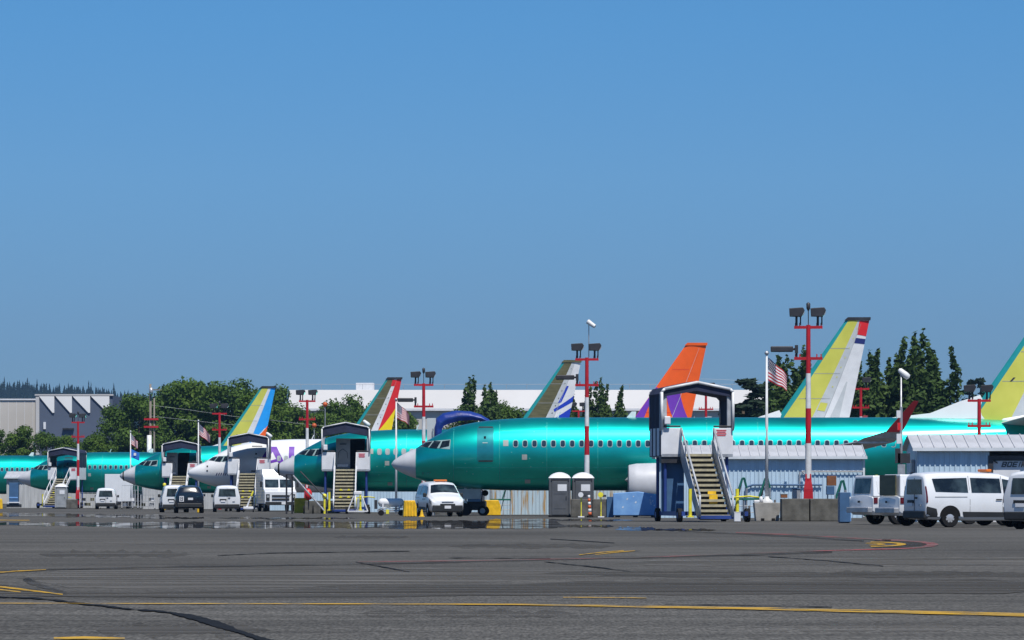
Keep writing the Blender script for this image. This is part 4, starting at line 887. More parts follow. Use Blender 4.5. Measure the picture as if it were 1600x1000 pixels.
PICK = [(2.55, .45, .85, .95, .70, .72, .62), (2.45, .34, .92, 1.02, .84, .86, .76), (1.35, .32, 1.0, 1.12, .86, .88, .80), (1.05, .32, 1.02, 1.20, .86, .88, .78), (.45, .32, 1.03, 1.64, .86, .88, .64), (.2, .32, 1.03, 1.70, .86, .88, .64), (-.55, .32, 1.03, 1.68, .86, .88, .64), (-.62, .32, 1.03, 1.06, .86, .88, .84), (-2.40, .36, 1.03, 1.05, .86, .88, .84), (-2.48, .42, 1.02, 1.04, .84, .86, .82)]
def pickup(px, d, yaw, label, hatch):
    t = thing('pickup_truck', label, 'pickup truck', (X(px, d), d, 0), yaw, 'white pickups with camper shells'); c = Car(PICK)
    c.body().build('body', 'vanwhite', t, True, bevel=.035)
    sh = MB(); P = [(-2.44, 1.05, .84), (-2.36, 1.80, .66), (-.68, 1.80, .66), (-.64, 1.05, .84)]
    sh.add([(x, -w_, z) for x, z, w_ in P] + [(x, w_, z) for x, z, w_ in P], [(0, 1, 2, 3), (7, 6, 5, 4), (0, 4, 5, 1), (1, 5, 6, 2), (2, 6, 7, 3)]); so2 = sh.build('camper_shell', 'vanwhite', t, bevel=.04)
    for sd in (-1, 1):
        def fs(x, z): return (x, sd * (np.interp(z, [1.05, 1.80], [.84, .66]) + .012), z)
        for xa, xb, m_ in ((-2.25, -1.5, 'white'), (-1.42, -.8, 'glass')):
            MB().grid(lambda u, v: fs(xa + (xb - xa) * u, 1.16 + .46 * v), 2, 2).build('shell_window', m_, so2, fix=False)
        for x in (1.62, -1.42): wheel(t, x, sd * .80, .36, sd); archmesh(c, t, x, .42, sd, 'vanwhite')
        c.patch([(-.45, 1.06), (.85, 1.06), (.40, 1.56), (-.40, 1.58)], sd).build('side_window', 'glass', t, True, fix=False)
        c.patch([(-2.46, .78), (-2.30, .78), (-2.30, 1.0), (-2.46, 1.0)], sd, .02).build('tail_light', 'taillight', t, True, fix=False)
        MB().box((.85, sd * .98, 1.12), (.12, .2, .2)).build('mirror', 'vanblack', t, bevel=.02)
    c.top(1.03, .5, .70, .60).build('windshield', 'glass', t, True, fix=False)
    MB().box((-2.56, 0, .54), (.2, 1.6, .2)).build('rear_bumper', 'steel', t, bevel=.03)
    if hatch:
        MB().box((-2.52, 0, 1.42), (.04, 1.30, .72)).build('rear_hatch', 'finolive', t, ).rotation_euler = (0, 0, 0)
        MB().box((-2.54, .1, .84), (.03, .10, .08)).build('tailgate_handle', 'vanblack', t)
    else:
        MB().grid(lambda u, v: (-2.452 + .07 * v, -.58 + 1.16 * u, 1.14 + .56 * v), 1, 1).build('shell_rear_window', 'glass', so2, fix=False)
        MB().box((-2.55, .05, .84), (.03, .14, .08)).build('tailgate_handle', 'vanblack', t)
    return t
pickup(1489, 143, R(20), 'white pickup with camper shell and red tail light next to the long van', True)
pickup(1437, 150, R(25), 'white pickup with dark shell window next to the blue cabinet', False)

# walk-in step van
d = 294
t = thing('step_van', 'boxy white walk-in truck facing us with grey shaded side', 'truck', (X(432, d), d, 0), R(-90 + 10))
mb = MB(); mb.add([(x, y, z) for y in (-1.15, 1.15) for x, z in ((-3.2, .55), (2.55, .55), (2.55, 1.45), (1.75, 1.68), (1.45, 2.55), (1.15, 2.62), (.9, 3.05), (-3.2, 3.05))],
     [tuple(range(8)), tuple(range(15, 7, -1))] + [(i, 8 + i, 8 + (i + 1) % 8, (i + 1) % 8) for i in range(8)]); mb.build('body', 'vanwhite', t, bevel=.05)
for a, b in ((-1.02, -.05), (.05, 1.02)):
    MB().grid(lambda u, v: (1.77 - .30 * v, a + (b - a) * u, 1.74 + .72 * v), 2, 2).build('windshield_pane', 'glass', t, fix=False)
MB().box((2.57, 0, 1.12), (.04, 1.25, .14)).build('grille', 'vanblack', t); MB().box((2.57, 0, .88), (.04, 1.25, .14)).build('grille', 'vanblack', t)
for s_ in (-1, 1):
    h_ = MB().box((2.57, s_ * .92, 1.02), (.04, .26, .46)).build('headlight_surround', 'vanblack', t); MB().cyl((2.59, s_ * .92, 1.08), (2.61, s_ * .92, 1.08), .09, n=14).build('headlight', 'lamp', h_)
    MB().box((1.75, s_ * 1.32, 1.95), (.10, .16, .42)).build('mirror', 'vanblack', t); MB().tube([(1.7, s_ * 1.15, 2.2), (1.75, s_ * 1.32, 2.1)], .02).build('mirror_arm', 'steel', t)
    for x in (1.7, -2.0): wheel(t, x, s_ * 1.0, .42, s_)
    MB().box((.4, s_ * 1.165, 1.85), (.9, .02, 1.9)).build('side_door', 'vanwhite', t)
MB().box((2.62, 0, .58), (.16, 2.2, .24)).build('front_bumper', 'vanblack', t); MB().box((2.72, .25, .60), (.02, .4, .18)).build('number_plate', 'white', t)

# ------------------------------------------------------------------ sheds
def shed(x0, d, L, label, wall='shed', depth=4.5, eave=3.02, rise=.56, pitch=.47, opening=None):
    t = thing('storage_shed', label, 'shed', (x0, d, 0), 0, 'corrugated sheds between the stands')
    segs = [(0, L)] if not opening else [(0, opening[0]), (opening[1], L)]
    for a, b in segs:
        mb = MB(); mb.box(((a + b) / 2, .03, eave / 2), (b - a, .06, eave)); x = a + .1
        while x < b - .05: mb.prism([(x - .03, 0), (x + .03, 0), (x + .03, eave - .02), (x - .03, eave - .02)], -.035, .001); x += .21
        wl = mb.build('corrugated_wall', wall, t)
    mb = MB(); yv = [0.061, depth]; mb.add([(0, .061, 0), (0, depth, 0), (0, depth, eave), (0, depth / 2, eave + rise), (0, .061, eave)] + [(.06, .061, 0), (.06, depth, 0), (.06, depth, eave), (.06, depth / 2, eave + rise), (.06, .061, eave)],
         [(0, 1, 2, 3, 4), (9, 8, 7, 6, 5), (0, 5, 6, 1), (1, 6, 7, 2), (2, 7, 8, 3), (3, 8, 9, 4), (4, 9, 5, 0)]); g = mb.build('gable_wall', wall, t)
    o = link('gable_wall', g.data, t); o.location = (L - .06, 0, 0)
    MB().box((L / 2, depth, eave / 2), (L - .14, .06, eave)).build('rear_wall', wall, t)
    n = round((L + .4) / pitch); pw = (L + .4) / n; ov = .27; hy = depth / 2 + ov
    dz = rise + rise / (depth / 2) * ov
    mb = MB(); sk = 0.0
    mb.add([(0, 0, 0), (pw - .001, 0, 0), (pw - .001, hy, dz), (0, hy, dz), (0, 0, -.03), (pw - .001, 0, -.03), (pw - .001, hy, dz - .03), (0, hy, dz - .03)], [(0, 1, 2, 3), (7, 6, 5, 4), (0, 4, 5, 1), (1, 5, 6, 2), (2, 6, 7, 3), (3, 7, 4, 0)])
    mb.box((pw - .035, hy / 2, dz / 2 + .02), (.035, math.hypot(hy, dz), .05), rx=math.atan2(dz, hy)); me = mb.mesh('roof_panel', 'roof')
    for k in range(n):
        link('roof_panel', me, t, 0, (-.2 + k * pw, -ov, eave + .02 - rise / (depth / 2) * ov))
    o = MB().add([(-.2, depth / 2, eave + rise + .02), (L + .2, depth / 2, eave + rise + .02), (L + .2, depth + ov, eave - .07), (-.2, depth + ov, eave - .07)], [(0, 1, 2, 3)]).build('rear_roof', 'roof', t)
    MB().box((L / 2, -ov - .03, eave - .06), (L + .42, .05, .13)).build('fascia', 'trim', t)
    return t
XN = [(-6.6, 223), (-15.35, 262), (-24.4, 305), (-33.1, 343), (-46.45, 383), (-63.5, 423)]
sh1 = shed(7.25, 200, 10.0, 'blue corrugated shed with pale metal roof behind the tall flagpole')
MB().tube([(6.9 + .5, -.12, 1.9), (7.0, -.12, 2.28), (10.0, -.12, 2.28)], .035).build('pipe', 'steel', sh1)
MB().tube([(4.2, -.12, .5), (4.25, -.12, 1.5), (4.6, -.12, 1.62), (8.0, -.12, 1.62)], .05).build('pipe', 'bluepanel', sh1); MB().tube([(6.9, -.12, .3), (6.9, -.12, 2.28)], .04).build('pipe', 'steel', sh1)
for x in (5.3, 6.2, 7.0): MB().box((x, -.1, 1.66), (.12, .1, .26)).build('pipe_bracket', 'bluepanel', sh1)
MB().box((10.06, -.05, 1.6), (.1, .1, 3.1)).build('corner_trim', 'trim', sh1)
sh2 = shed(16.55, 166.0, 9.0, 'blue corrugated shed with lettered white panel at the right edge', opening=(2.95, 8.6))
MB().box((5.75, .02, 2.62), (5.7, .10, .18)).build('door_header', 'dark', sh2); MB().box((3.0, .0, 1.3), (.2, .12, 2.6)).build('door_jamb', 'dark', sh2)
pn = MB().box((5.8, .10, 1.25), (5.4, .05, 2.5)).build('sliding_door', 'white', sh2)
# heavy italic block letters built from strokes, u and v in letter widths and heights
GL = {'B': [(0, 0, .24, 1), (0, 0, .82, .2), (0, .42, .82, .6), (0, .8, .82, 1), (.74, .08, 1, .5), (.74, .52, 1, .92)], 'O': [(0, .06, .24, .94), (.76, .06, 1, .94), (.1, 0, .9, .2), (.1, .8, .9, 1)], 'E': [(0, 0, .24, 1), (0, 0, 1, .2), (0, .4, .9, .6), (0, .8, 1, 1)],
      'I': [(.38, 0, .66, 1)], 'N': [(0, 0, .24, 1), (.76, 0, 1, 1), (.2, .55, .5, .9), (.4, .3, .64, .65), (.55, .08, .8, .42)], 'G': [(0, .06, .24, .94), (.1, 0, 1, .2), (.1, .8, 1, 1), (.76, 0, 1, .5), (.5, .36, 1, .54)]}
lx = 3.44
for ch in 'BOEING':
    lw = .11 if ch == 'I' else .185; mb = MB(); lh = .215
    for k_, (u0, v0, u1, v1) in enumerate(GL[ch]):
        e_ = .0004 * k_; mb.prism([(lx + lw * u0 + .33 * lh * v0, 2.245 + lh * v0), (lx + lw * u1 + .33 * lh * v0, 2.245 + lh * v0), (lx + lw * u1 + .33 * lh * v1, 2.245 + lh * v1), (lx + lw * u0 + .33 * lh * v1, 2.245 + lh * v1)], .060 - e_, .074)
    mb.build('sign_letter', 'dark', pn); lx += lw + .035
MB().tube([(3.1, -.02, 2.52), (3.28, -.05, 2.4)], .03).build('bracket', 'dark', sh2); MB().box((4.35, -.05, 2.4), (.14, .1, .14)).build('door_light', 'dark', sh2)
for k, (x, z) in enumerate([(-.05, 2.3), (-.05, 1.8)]): MB().box((-.08, 1.2 + k * .5, z), (.12, .5, .5)).build('electric_box', 'steel', sh2)
labs = ['rusty pale corrugated shed seen under the nearest fuselage', 'pale blue corrugated shed behind the white tank cart', 'corrugated shed behind the leaning steel ladder', 'pale corrugated shed behind the stairs by the black car', 'pale corrugated shed with grey roof at the left edge']
for k in range(1, 6):
    x, d = XN[k]; shed(x + 13.75, d - 23, 10.0, labs[k - 1], ['shedrust', 'shed', 'shed', 'shedwhite', 'shedwhite'][k - 1], pitch=.6)

# ------------------------------------------------------------------ things standing on the apron
def toilet(px, d, label, m_='toilet', rz=0):
    t = thing('portable_toilet', label, 'portable toilet', (X(px, d), d, 0), rz, 'portable toilets')
    MB().box((0, 0, 1.02), (1.08, 1.08, 1.92)).build('cabin', m_, t, bevel=.03)
    for x in (-.50, .50): MB().box((x, -.55, 1.02), (.08, .06, 1.9)).build('corner_rib', m_, t)
    for k in range(3): MB().box((-.545, -.3 + .3 * k, 1.0), (.04, .08, 1.7)).build('side_rib', m_, t)
    dr = MB().box((0, -.56, .98), (.80, .04, 1.72)).build('door', m_, t, bevel=.01)
    MB().box((.12, -.585, 1.50), (.46, .02, .34)).build('notice', 'white', dr); MB().box((.33, -.60, 1.0), (.04, .05, .14)).build('latch', 'dark', dr)
    for z in (.45, 1.2): MB().box((0, -.585, z), (.62, .012, .03)).build('door_crease', m_, dr)
    MB().box((0, -.56, 1.88), (.9, .04, .05)).build('vent', 'dark', t)
    mb = MB(); mb.grid(lambda u, v: (-.58 + 1.16 * u, -.58 + 1.16 * v, 1.99 + .30 * max(0, math.sin(math.pi * u)) ** .6 * max(0, math.sin(math.pi * v)) ** .5), 12, 12); mb.build('roof', 'white', t, True, fix=False)
    MB().box((0, 0, .05), (1.14, 1.16, .10)).build('skid', 'black', t)
    return t
toilet(874.5, 207, 'grey portable toilet with white roof, left of the pair'); toilet(911, 207.6, 'grey portable toilet behind the camera mast base')
toilet(96, 371, 'pale grey portable toilet beside the leftmost stairs', 'toiletpale')
def block(px, d, w_, h_, dp, label, m_='concrete', rz=0):
    o = MB().box((0, 0, h_ / 2), (w_, dp, h_)).build('concrete_block', m_, None, bevel=.035); o.location = (X(px, d), d, 0); o.rotation_euler = (0, 0, rz)
    return tag(o, label, 'concrete block', 'concrete ballast blocks')
block(906, 205.6, .92, .92, .9, 'dark concrete block left of the striped delineator'); block(940, 205.6, .96, .92, .9, 'weathered concrete block right of the striped delineator')
block(1241.5, 170.6, 1.15, .95, 1.1, 'left weathered concrete block under the tallest mast'); block(1286.5, 170.6, 1.18, .95, 1.1, 'right weathered concrete block under the tallest mast')
block(112.5, 369, .95, .85, .9, 'concrete block under the leftmost mast')
block(500, 258, 1.9, .80, .7, 'concrete block behind the leaning steel ladder'); block(673, 246, 1.1, .8, .8, 'concrete block hidden behind the orange-beacon van')
# delineator and hydrant lamps by the camera mast
d = 203.5
t = thing('delineator', 'orange and white striped delineator post leaning on the concrete blocks', 'delineator', (X(922, d), d, 0))
for k in range(6): MB().cyl((-.03 * k / 3, 0, .1 + .17 * k), (-.03 * (k + 1) / 3, 0, .1 + .17 * (k + 1)), .09 - .005 * k, .085 - .005 * k, 10).build('band', 'ball' if k % 2 == 0 else 'polewhite', t, True)
MB().cyl((0, 0, 0), (0, 0, .1), .17, n=12).build('base', 'black', t)
for px, m_, nm in ((908, 'finwhite', 'pale'), (939, 'safety2', 'yellow')):
    t = thing('marker_stand', 'thin chain stand topped by a ' + nm + ' drum light at the concrete blocks', 'marker stand', (X(px, d), d - .2, 0), 0)
    MB().cyl((0, 0, .06), (0, 0, 1.02), .028, n=8).build('post', 'safety2', t); MB().box((0, 0, .03), (.32, .3, .06)).build('foot', 'white', t, bevel=.01)
    MB().cyl((-.02, -.16, 1.14), (-.02, .12, 1.14), .13, n=16).build('drum_light', m_, t, True, sharp=40); MB().box((.16, 0, 1.08), (.2, .1, .1)).build('cable_plug', 'dark', t)
# light blue chest
d = 205
t = thing('equipment_chest', 'light blue chipped equipment chest beside the large stairs', 'chest', (X(993, d), d, 0), R(-4))
w2 = 34 * d / F
mb = MB(); mb.add([(x, y, z) for y in (-.75, .75) for x, z in ((-w2, .10), (w2, .10), (w2, 1.16), (.15, 1.30), (-w2, 1.22))], [tuple(range(5)), tuple(range(9, 4, -1))] + [(i, 5 + i, 5 + (i + 1) % 5, (i + 1) % 5) for i in range(5)]); mb.build('body', 'lightblue', t, bevel=.03)
rnd = random.Random(3)
for k in range(12):
    x, z = (rnd.uniform(.75, 1.02), rnd.uniform(.2, 1.05)) if k < 8 else (rnd.uniform(-w2 + .1, .3), rnd.uniform(.5, 1.1)); a = rnd.uniform(.02, .06)
    MB().add([(x - a, -.757, z - a * .6), (x, -.757, z - a), (x + a, -.757, z + .2 * a), (x, -.757, z + a)], [(0, 1, 2, 3)]).build('paint_chip', 'chip', t, fix=False)
for x in (-.9, 0, .9): MB().box((x, 0, .05), (.2, 1.3, .10)).build('skid', 'dark', t)
MB().box((-w2 - .18, .3, .52), (.34, .7, 1.04)).build('side_cabinet', 'bluepanel', t)
# yellow guards
def guard(px, d, w_, h_, label, ribs=True, m_='safety'):
    t = thing('yellow_guard', label, 'barrier', (X(px, d), d, 0), R(6), 'yellow guards')
    mb = MB(); mb.add([(x, y, z) for y in (-.32, .32) for x, z in ((-w_ / 2, 0), (w_ / 2, 0), (w_ / 2, h_ * .62), (w_ * .36, h_), (-w_ / 2 + .05, h_))], [tuple(range(5)), tuple(range(9, 4, -1))] + [(i, 5 + i, 5 + (i + 1) % 5, (i + 1) % 5) for i in range(5)]); mb.build('body', m_, t, bevel=.03)
    if ribs:
        for k in range(4): MB().box((-w_ / 2 + .12 + k * (w_ - .24) / 3, -.345, h_ * .48), (.06, .06, h_ * .9)).build('rib', m_, t, bevel=.015)
    return t
guard(640, 212, .70, .85, 'ribbed bright yellow guard beside the orange-beacon van')
guard(769, 229, .92, .86, 'plain yellow guard under the nearest fuselage', False); guard(472, 264.6, 1.05, .98, 'plain mustard guard right of the step van', False)
guard(311, 272, .28, .85, 'narrow yellow guard between black car and white van', False); guard(1, 360, .35, .9, 'yellow guard at the left edge of the photo', False)
t = thing('traffic_cone', 'small yellow cone at the front wheel of the orange-beacon van', 'cone', (X(659, 211), 211, 0)); MB().lathe([(.04, .11), (.38, .03)], 12, 'z').build('cone', 'safety', t, True); MB().box((0, 0, .02), (.3, .3, .04)).build('base', 'safety', t)
# white tank cart
d = 224
t = thing('tank_cart', 'white horizontal tank on a small wheeled cart beside the ribbed yellow guard', 'cart', (X(611, d), d, 0), R(3))
MB().lathe([(-.72, .02), (-.66, .17), (-.55, .24), (.55, .24), (.66, .17), (.72, .02)], 18, 'x', (0, 0, .72)).build('tank', 'planewhite', t, True)
for x in (-.45, .45): MB().box((x, 0, .45), (.08, .5, .40)).build('saddle', 'white', t)
MB().box((0, 0, .28), (1.5, .6, .10)).build('deck', 'steel', t)
for x in (-.55, .55):
    for y in (-.3, .3): MB().cyl((x, y - .06, .16), (x, y + .06, .16), .16, n=14).build('wheel', 'black', t)
MB().box((-.84, 0, .62), (.16, .4, .5)).build('control_box', 'dark', t); MB().box((-.2, -.32, .22), (.16, .1, .24)).build('yellow_valve', 'safety2', t)
MB().tube([(-.7, -.28, .35), (-.2, -.32, .45), (.3, -.30, .38), (.7, -.28, .5)], .03).build('hose', 'steel', t, True)
# tow dolly between mast stairs and tank cart: A-frame jack in front of stairs
d = 250
t = thing('tow_bar', 'white A-frame tow bar propped up beside the stairs at the open door', 'tow bar', (X(559, d), d, 0), 0)
for s_ in (-1, 1): MB().tube([(s_ * .62, 0, .15), (s_ * .18, 0, 1.25)], .04).build('leg', 'white', t)
MB().box((0, 0, 1.28), (.5, .2, .22)).build('coupling', 'white', t, bevel=.05); MB().box((0, 0, .55), (.12, .1, .7)).build('ram', 'steel', t); MB().box((0, 0, .16), (1.2, .2, .08)).build('cross_bar', 'white', t)
for s_ in (-1, 1): MB().cyl((s_ * .68 - .08, .2, .22), (s_ * .68 + .08, .2, .22), .22, n=14).build('wheel', 'black', t)
# leaning steel ladder
d = 248
t = thing('steel_ladder', 'grey steel work ladder sloping down right of the step van', 'ladder', (X(472, d), d, 0), 0)
for y in (-.3, .3):
    MB().tube([(-.55, y, 2.35), (1.35, y, .2)], .045).build('rail', 'steel', t); MB().tube([(-.1, y, 2.6), (1.6, y, .8)], .03).build('handrail', 'dark', t); MB().tube([(-.6, y, 0), (-.6, y, 2.4)], .04).build('leg', 'dark', t); MB().tube([(-.95, y, 0), (-.95, y, 2.4)], .04).build('leg', 'dark', t)
for k in range(9): MB().box((-.5 + .22 * k, 0, 2.28 - .245 * k), (.2, .6, .03)).build('rung', 'steel', t)
MB().box((-.75, 0, 2.4), (.45, .7, .05)).build('top_platform', 'dark', t)
for z in (.8, 1.6): MB().tube([(-.95, -.3, z), (-.6, -.3, z + .5)], .02).build('brace', 'dark', t)
d = 252
t = thing('fire_extinguisher', 'red wheeled fire extinguisher behind the steel ladder', 'fire extinguisher', (X(482, d), d, 0))
MB().lathe([(.85, .02), (.9, .2), (1.35, .22), (1.5, .12), (1.56, .02)], 14, 'z').build('cylinder', 'redlight', t, True)
for s_ in (-.28, .28): MB().cyl((s_ - .04, 0, .25), (s_ + .04, 0, .25), .25, n=14).build('wheel', 'black', t)
MB().tube([(0, .1, .25), (0, .1, 1.7)], .04).build('frame', 'dark', t)
# tug under the nearest nose
d = 224.5
t = thing('ground_power_cart', 'dark wheeled ground cart with blue panel under the nearest nose', 'cart', (X(738, d), d, 0), R(-5))
MB().box((.1, 0, .55), (1.3, 1.0, .5)).build('chassis', 'dark', t, bevel=.03); MB().box((.15, -.1, 1.05), (.75, .8, .6)).build('blue_panel', 'lightblue', t, bevel=.03)
for x in (-.62, .62):
    for y in (-.5, .5):
        wl = MB().cyl((x, y - .09, .27), (x, y + .09, .27), .27, n=18).build('wheel', 'black', t); MB().cyl((x, y - .10, .27), (x, y + .10, .27), .15, n=14).build('hub', 'steel', wl)
MB().tube([(.55, -.5, .7), (.62, -.5, 1.4), (.2, -.5, 1.5)], .03).build('rail', 'dark', t); MB().cyl((.75, -.4, 1.25), (.75, -.25, 1.25), .17, n=14).build('hose_reel', 'black', t)
MB().tube([(-.6, 0, .4), (-1.2, -.1, .25)], .04).build('drawbar', 'steel', t)
# work stands with green rails
def stand(px, d, label, mirror=1, s_=1.0):
    t = thing('work_stand', label, 'work stand', (X(px, d), d, 0), 0, 'green railed work stands'); t.scale = (mirror * s_, s_, s_)
    MB().box((0, 0, .98), (1.3, .8, .10)).build('deck', 'green', t)
    for y in (-.36, .36):
        MB().tube([(.1, y, 1.0), (.42, y, 1.95), (.50, y, 1.98), (.62, y, 1.5)], .035).build('guard_rail', 'green', t); MB().tube([(.62, y, 1.5), (.6, y, 0)], .03).build('leg', 'steel', t); MB().tube([(-.6, y, .95), (-.6, y, 0)], .03).build('leg', 'steel', t)
        MB().tube([(.0, y, .2), (.42, y, 1.95)], .025).build('ladder_rail', 'dark', t)
    for k in range(4): MB().tube([(.05 + .08 * k, -.36, .3 + .3 * k), (.05 + .08 * k, .36, .3 + .3 * k)], .02).build('rung', 'dark', t)
    for z in (.35, .65): MB().tube([(-.6, -.36, z), (.6, -.36, z)], .018).build('brace', 'steel', t)
    return t
stand(1182, 180, 'green railed work stand just left of the tall flagpole', 1, .95); stand(1146, 182, 'green railed work stand right of the large stairs', 1, .95)
stand(1302, 186, 'green railed work stand near the rusty box', 1, .9); stand(782, 230, 'green railed work stand under the nearest fuselage beside the plain yellow guard', 1, .9)
d = 178
def simple(name, label, cat, px, d, parts, rz=0):
    t = thing(name, label, cat, (X(px, d), d, 0), rz)
    for nm, c, s_, m_ in parts: MB().box(c, s_).build(nm, m_, t, bevel=min(.02, min(s_) / 4))
    return t
simple('rusty_box', 'rusty brown box on a grey stand in front of the blue shed', 'box', 1299, 182, [('box', (0, 0, 1.75), (.42, .4, .44), 'rustbox'), ('shelf', (-.05, 0, 1.32), (.36, .4, .40), 'bluepanel'), ('leg', (-.16, 0, .55), (.05, .05, 1.14), 'steel'), ('leg', (.16, 0, .55), (.05, .05, 1.14), 'steel')])
simple('grey_cabinet', 'small grey cabinet standing on the left concrete block', 'cabinet', 1244, 173.5, [('housing', (0, 0, 1.05), (.34, .3, .60), 'steel'), ('plinth', (0, 0, .37), (.4, .36, .74), 'concrete'), ('cap', (0, 0, 1.37), (.40, .36, .04), 'bluepanel')])
simple('wooden_crate', 'small brown wooden crate on the left concrete block', 'crate', 1225, 170.5, [('box', (0, 0, 1.05), (.28, .3, .14), 'rustbox'), ('lid', (0, 0, 1.135), (.30, .32, .03), 'wood')])
simple('blue_cabinet', 'tall blue steel cabinet left of the pickups', 'cabinet', 1319, 158, [('body', (0, 0, .62), (.42, .9, 1.16), 'bluepanel'), ('door', (.225, 0, .62), (.03, .8, 1.1), 'lightblue'), ('foot', (0, 0, .02), (.36, .8, .04), 'dark')])
simple('white_box', 'small white box on the ground right of the large stairs', 'box', 1152, 163, [('box', (0, 0, .21), (.26, .26, .36), 'white'), ('lid', (0, 0, .405), (.28, .28, .03), 'planewhite')])
for k, (px, dd) in enumerate([(1170, 172.5), (1194, 178), (1210, 179)]):
    o = MB().cyl((0, 0, 0), (.02, 0, .9 - .25 * (k == 0)), .045, .04, 8).build('wooden_stake', 'wood', None); o.location = (X(px, dd), dd, 0)
    tag(o, ['short wooden stake right of the large stairs', 'wooden stake left behind the tall flagpole', 'wooden stake right behind the tall flagpole'][k], 'stake')
simple('green_bin', 'dark green bin filled with yellow hoses behind the pickups', 'bin', 1378, 172, [('body', (0, 0, .9), (1.5, .9, 1.4), 'green')] + [('hose_coil', (-.45 + .2 * k, -.2, 1.72 + .06 * (k % 2)), (.12, .3, .34), ['safety2', 'finyellow', 'dark', 'safety2', 'finwhite', 'safety2'][k]) for k in range(6)])
simple('blue_tractor', 'dark blue machine under a white cloth at the pale shed on the left', 'machine', 22, 380, [('body', (0, 0, 1.3), (.85, .8, 2.2), 'bluepanel'), ('base', (0, 0, .25), (1.3, .9, .3), 'dark'), ('ledge', (0, -.45, .55), (1.2, .3, .10), 'white'), ('panel', (0, -.42, 1.0), (.8, .05, .12), 'lightblue')])
# white wheeled racks left of the black car
def rack(px, d, label, w_=1.5, h_=1.35, seed=0):
    t = thing('wire_rack', label, 'rack', (X(px, d), d, 0), R(5), 'white wire racks'); rn = random.Random(seed)
    for x in (-w_ / 2, w_ / 2):
        for y in (-.35, .35): MB().tube([(x, y, .1), (x, y, h_)], .03).build('post', 'white', t)
    for z in (.25, .7, h_ - .03): MB().box((0, 0, z), (w_, .75, .03)).build('shelf', 'steel', t)
    for k in range(5):
        MB().box((rn.uniform(-w_ * .36, w_ * .36), rn.uniform(-.2, .2), .27 + .45 * (k % 2) + .13), (rn.uniform(.2, .35), .35, .26), rn.uniform(-.2, .2)).build('stored_box', rn.choice(['white', 'dark', 'wood', 'steel', 'finolive']), t)
    for k in range(6): MB().tube([(-w_ / 2 + w_ * k / 5, -.36, .25), (-w_ / 2 + w_ * k / 5, -.36, h_)], .012).build('wire', 'white', t)
    for x in (-w_ / 2, w_ / 2): MB().cyl((x - .04, -.3, .07), (x + .04, -.3, .07), .07, n=10).build('castor', 'black', t)
    return t
rack(203, 356, 'tall cluttered white wire rack right of the leftmost van', 1.4, 2.1, 1); rack(231, 350, 'low white wire rack left of the black car', 1.2, 1.25, 2); rack(141, 372, 'white wire rack right of the leftmost mast', 1.9, 1.5, 3); rack(218, 361, 'white wire rack behind the other racks left of the black car', 1.2, 1.7, 5)
simple('white_trailer', 'tall white box trailer under the teal nose left of the racks', 'trailer', 186, 372, [('body', (0, 0, 1.9), (2.3, 3.0, 2.5), 'vanwhite'), ('chassis', (0, 0, .55), (2.1, 3.2, .2), 'dark'), ('wheel', (-.9, -1, .35), (.25, .7, .7), 'black'), ('wheel', (.9, -1, .35), (.25, .7, .7), 'black')])
d = 279
t = thing('tow_hitch', 'small white wheeled hitch with yellow handle right of the rear-view van', 'trolley', (X(388, d), d, 0), 0)
MB().box((0, 0, .28), (.7, .5, .22)).build('body', 'white', t, bevel=.06); MB().cyl((-.1, 0, .35), (.22, 0, 1.15), .06, .05).build('handle', 'white', t); MB().cyl((.20, 0, 1.1), (.34, 0, 1.45), .07, .06).build('grip', 'safety2', t)
for x in (-.3, .35): MB().cyl((x - .04, -.2, .12), (x + .04, -.2, .12), .12, n=12).build('wheel', 'black', t)
# two thin yellow posts by the stairs at the open door
for k, (px, dd, h_) in enumerate([(507, 252, .95), (257, 330, 1.9)]):
    t = thing('yellow_post', ['thin yellow post left of the stairs at the open door', 'yellow post left of the black car'][k], 'post', (X(px, dd), dd, 0))
    MB().cyl((0, 0, 0), (0, 0, h_), .07, n=10).build('shaft', 'safety2' if k == 0 else 'safety', t, True, sharp=40); MB().lathe([(0, .10), (.1, .14), (.25, .12), (.3, .02)], 10, 'z', (0, 0, h_)).build('lamp', 'safety2', t, True)

# ------------------------------------------------------------------ background buildings
d = 720
t = thing('hangar', 'long white flat-roofed hangar behind the tail fins', 'hangar', (X(450, d), d, 0)); Lh = X(1420, d) - X(450, d)
zt = Z(608, d); zm = Z(640, d)
MB().add([(0, 0, zm), (Lh, 0, zm), (Lh, 5, zt), (0, 5, zt), (0, 80, zt), (Lh, 80, zt)], [(0, 1, 2, 3), (3, 2, 5, 4)]).build('roof', 'bldwhite', t, fix=False)
MB().prism([(0, 0), (Lh, 0), (Lh, .4), (0, .4)], -.35, .0).build('eave', 'white', t).location = (0, 0, zm - .2)
MB().box((Lh / 2, 40.2, zm / 2), (Lh - .2, 79.6, zm)).build('lower_wall', 'bldbeige', t)
for k in range(int(Lh / 5)):
    MB().box((2 + k * 5, .28, zm / 2), (.16, .2, zm - .2)).build('pilaster', 'bldwhite', t)
for k in range(30): MB().box((2 + k * Lh / 30, 5.4, zt + .6), (.07, .07, .9)).build('roof_post', 'steel', t)
MB().tube([(0, 5.4, zt + 1.0), (Lh, 5.4, zt + 1.0)], .03).build('roof_rail', 'steel', t)
MB().box((X(567, d) - X(450, d), 12, zt + .7), (3.2, 4, 1.4)).build('roof_unit', 'white', t)
d = 700
t = thing('warehouse', 'plain beige warehouse wall at the left edge', 'warehouse', (X(-60, d), d, 0)); Lw = X(55, d) - X(-60, d); hh = Z(625, d)
MB().box((Lw / 2, 20, hh / 2), (Lw, 40, hh)).build('wall', 'bldbeige', t); MB().box((Lw / 2, -.05, hh + .1), (Lw + .2, .3, .25)).build('coping', 'white', t)
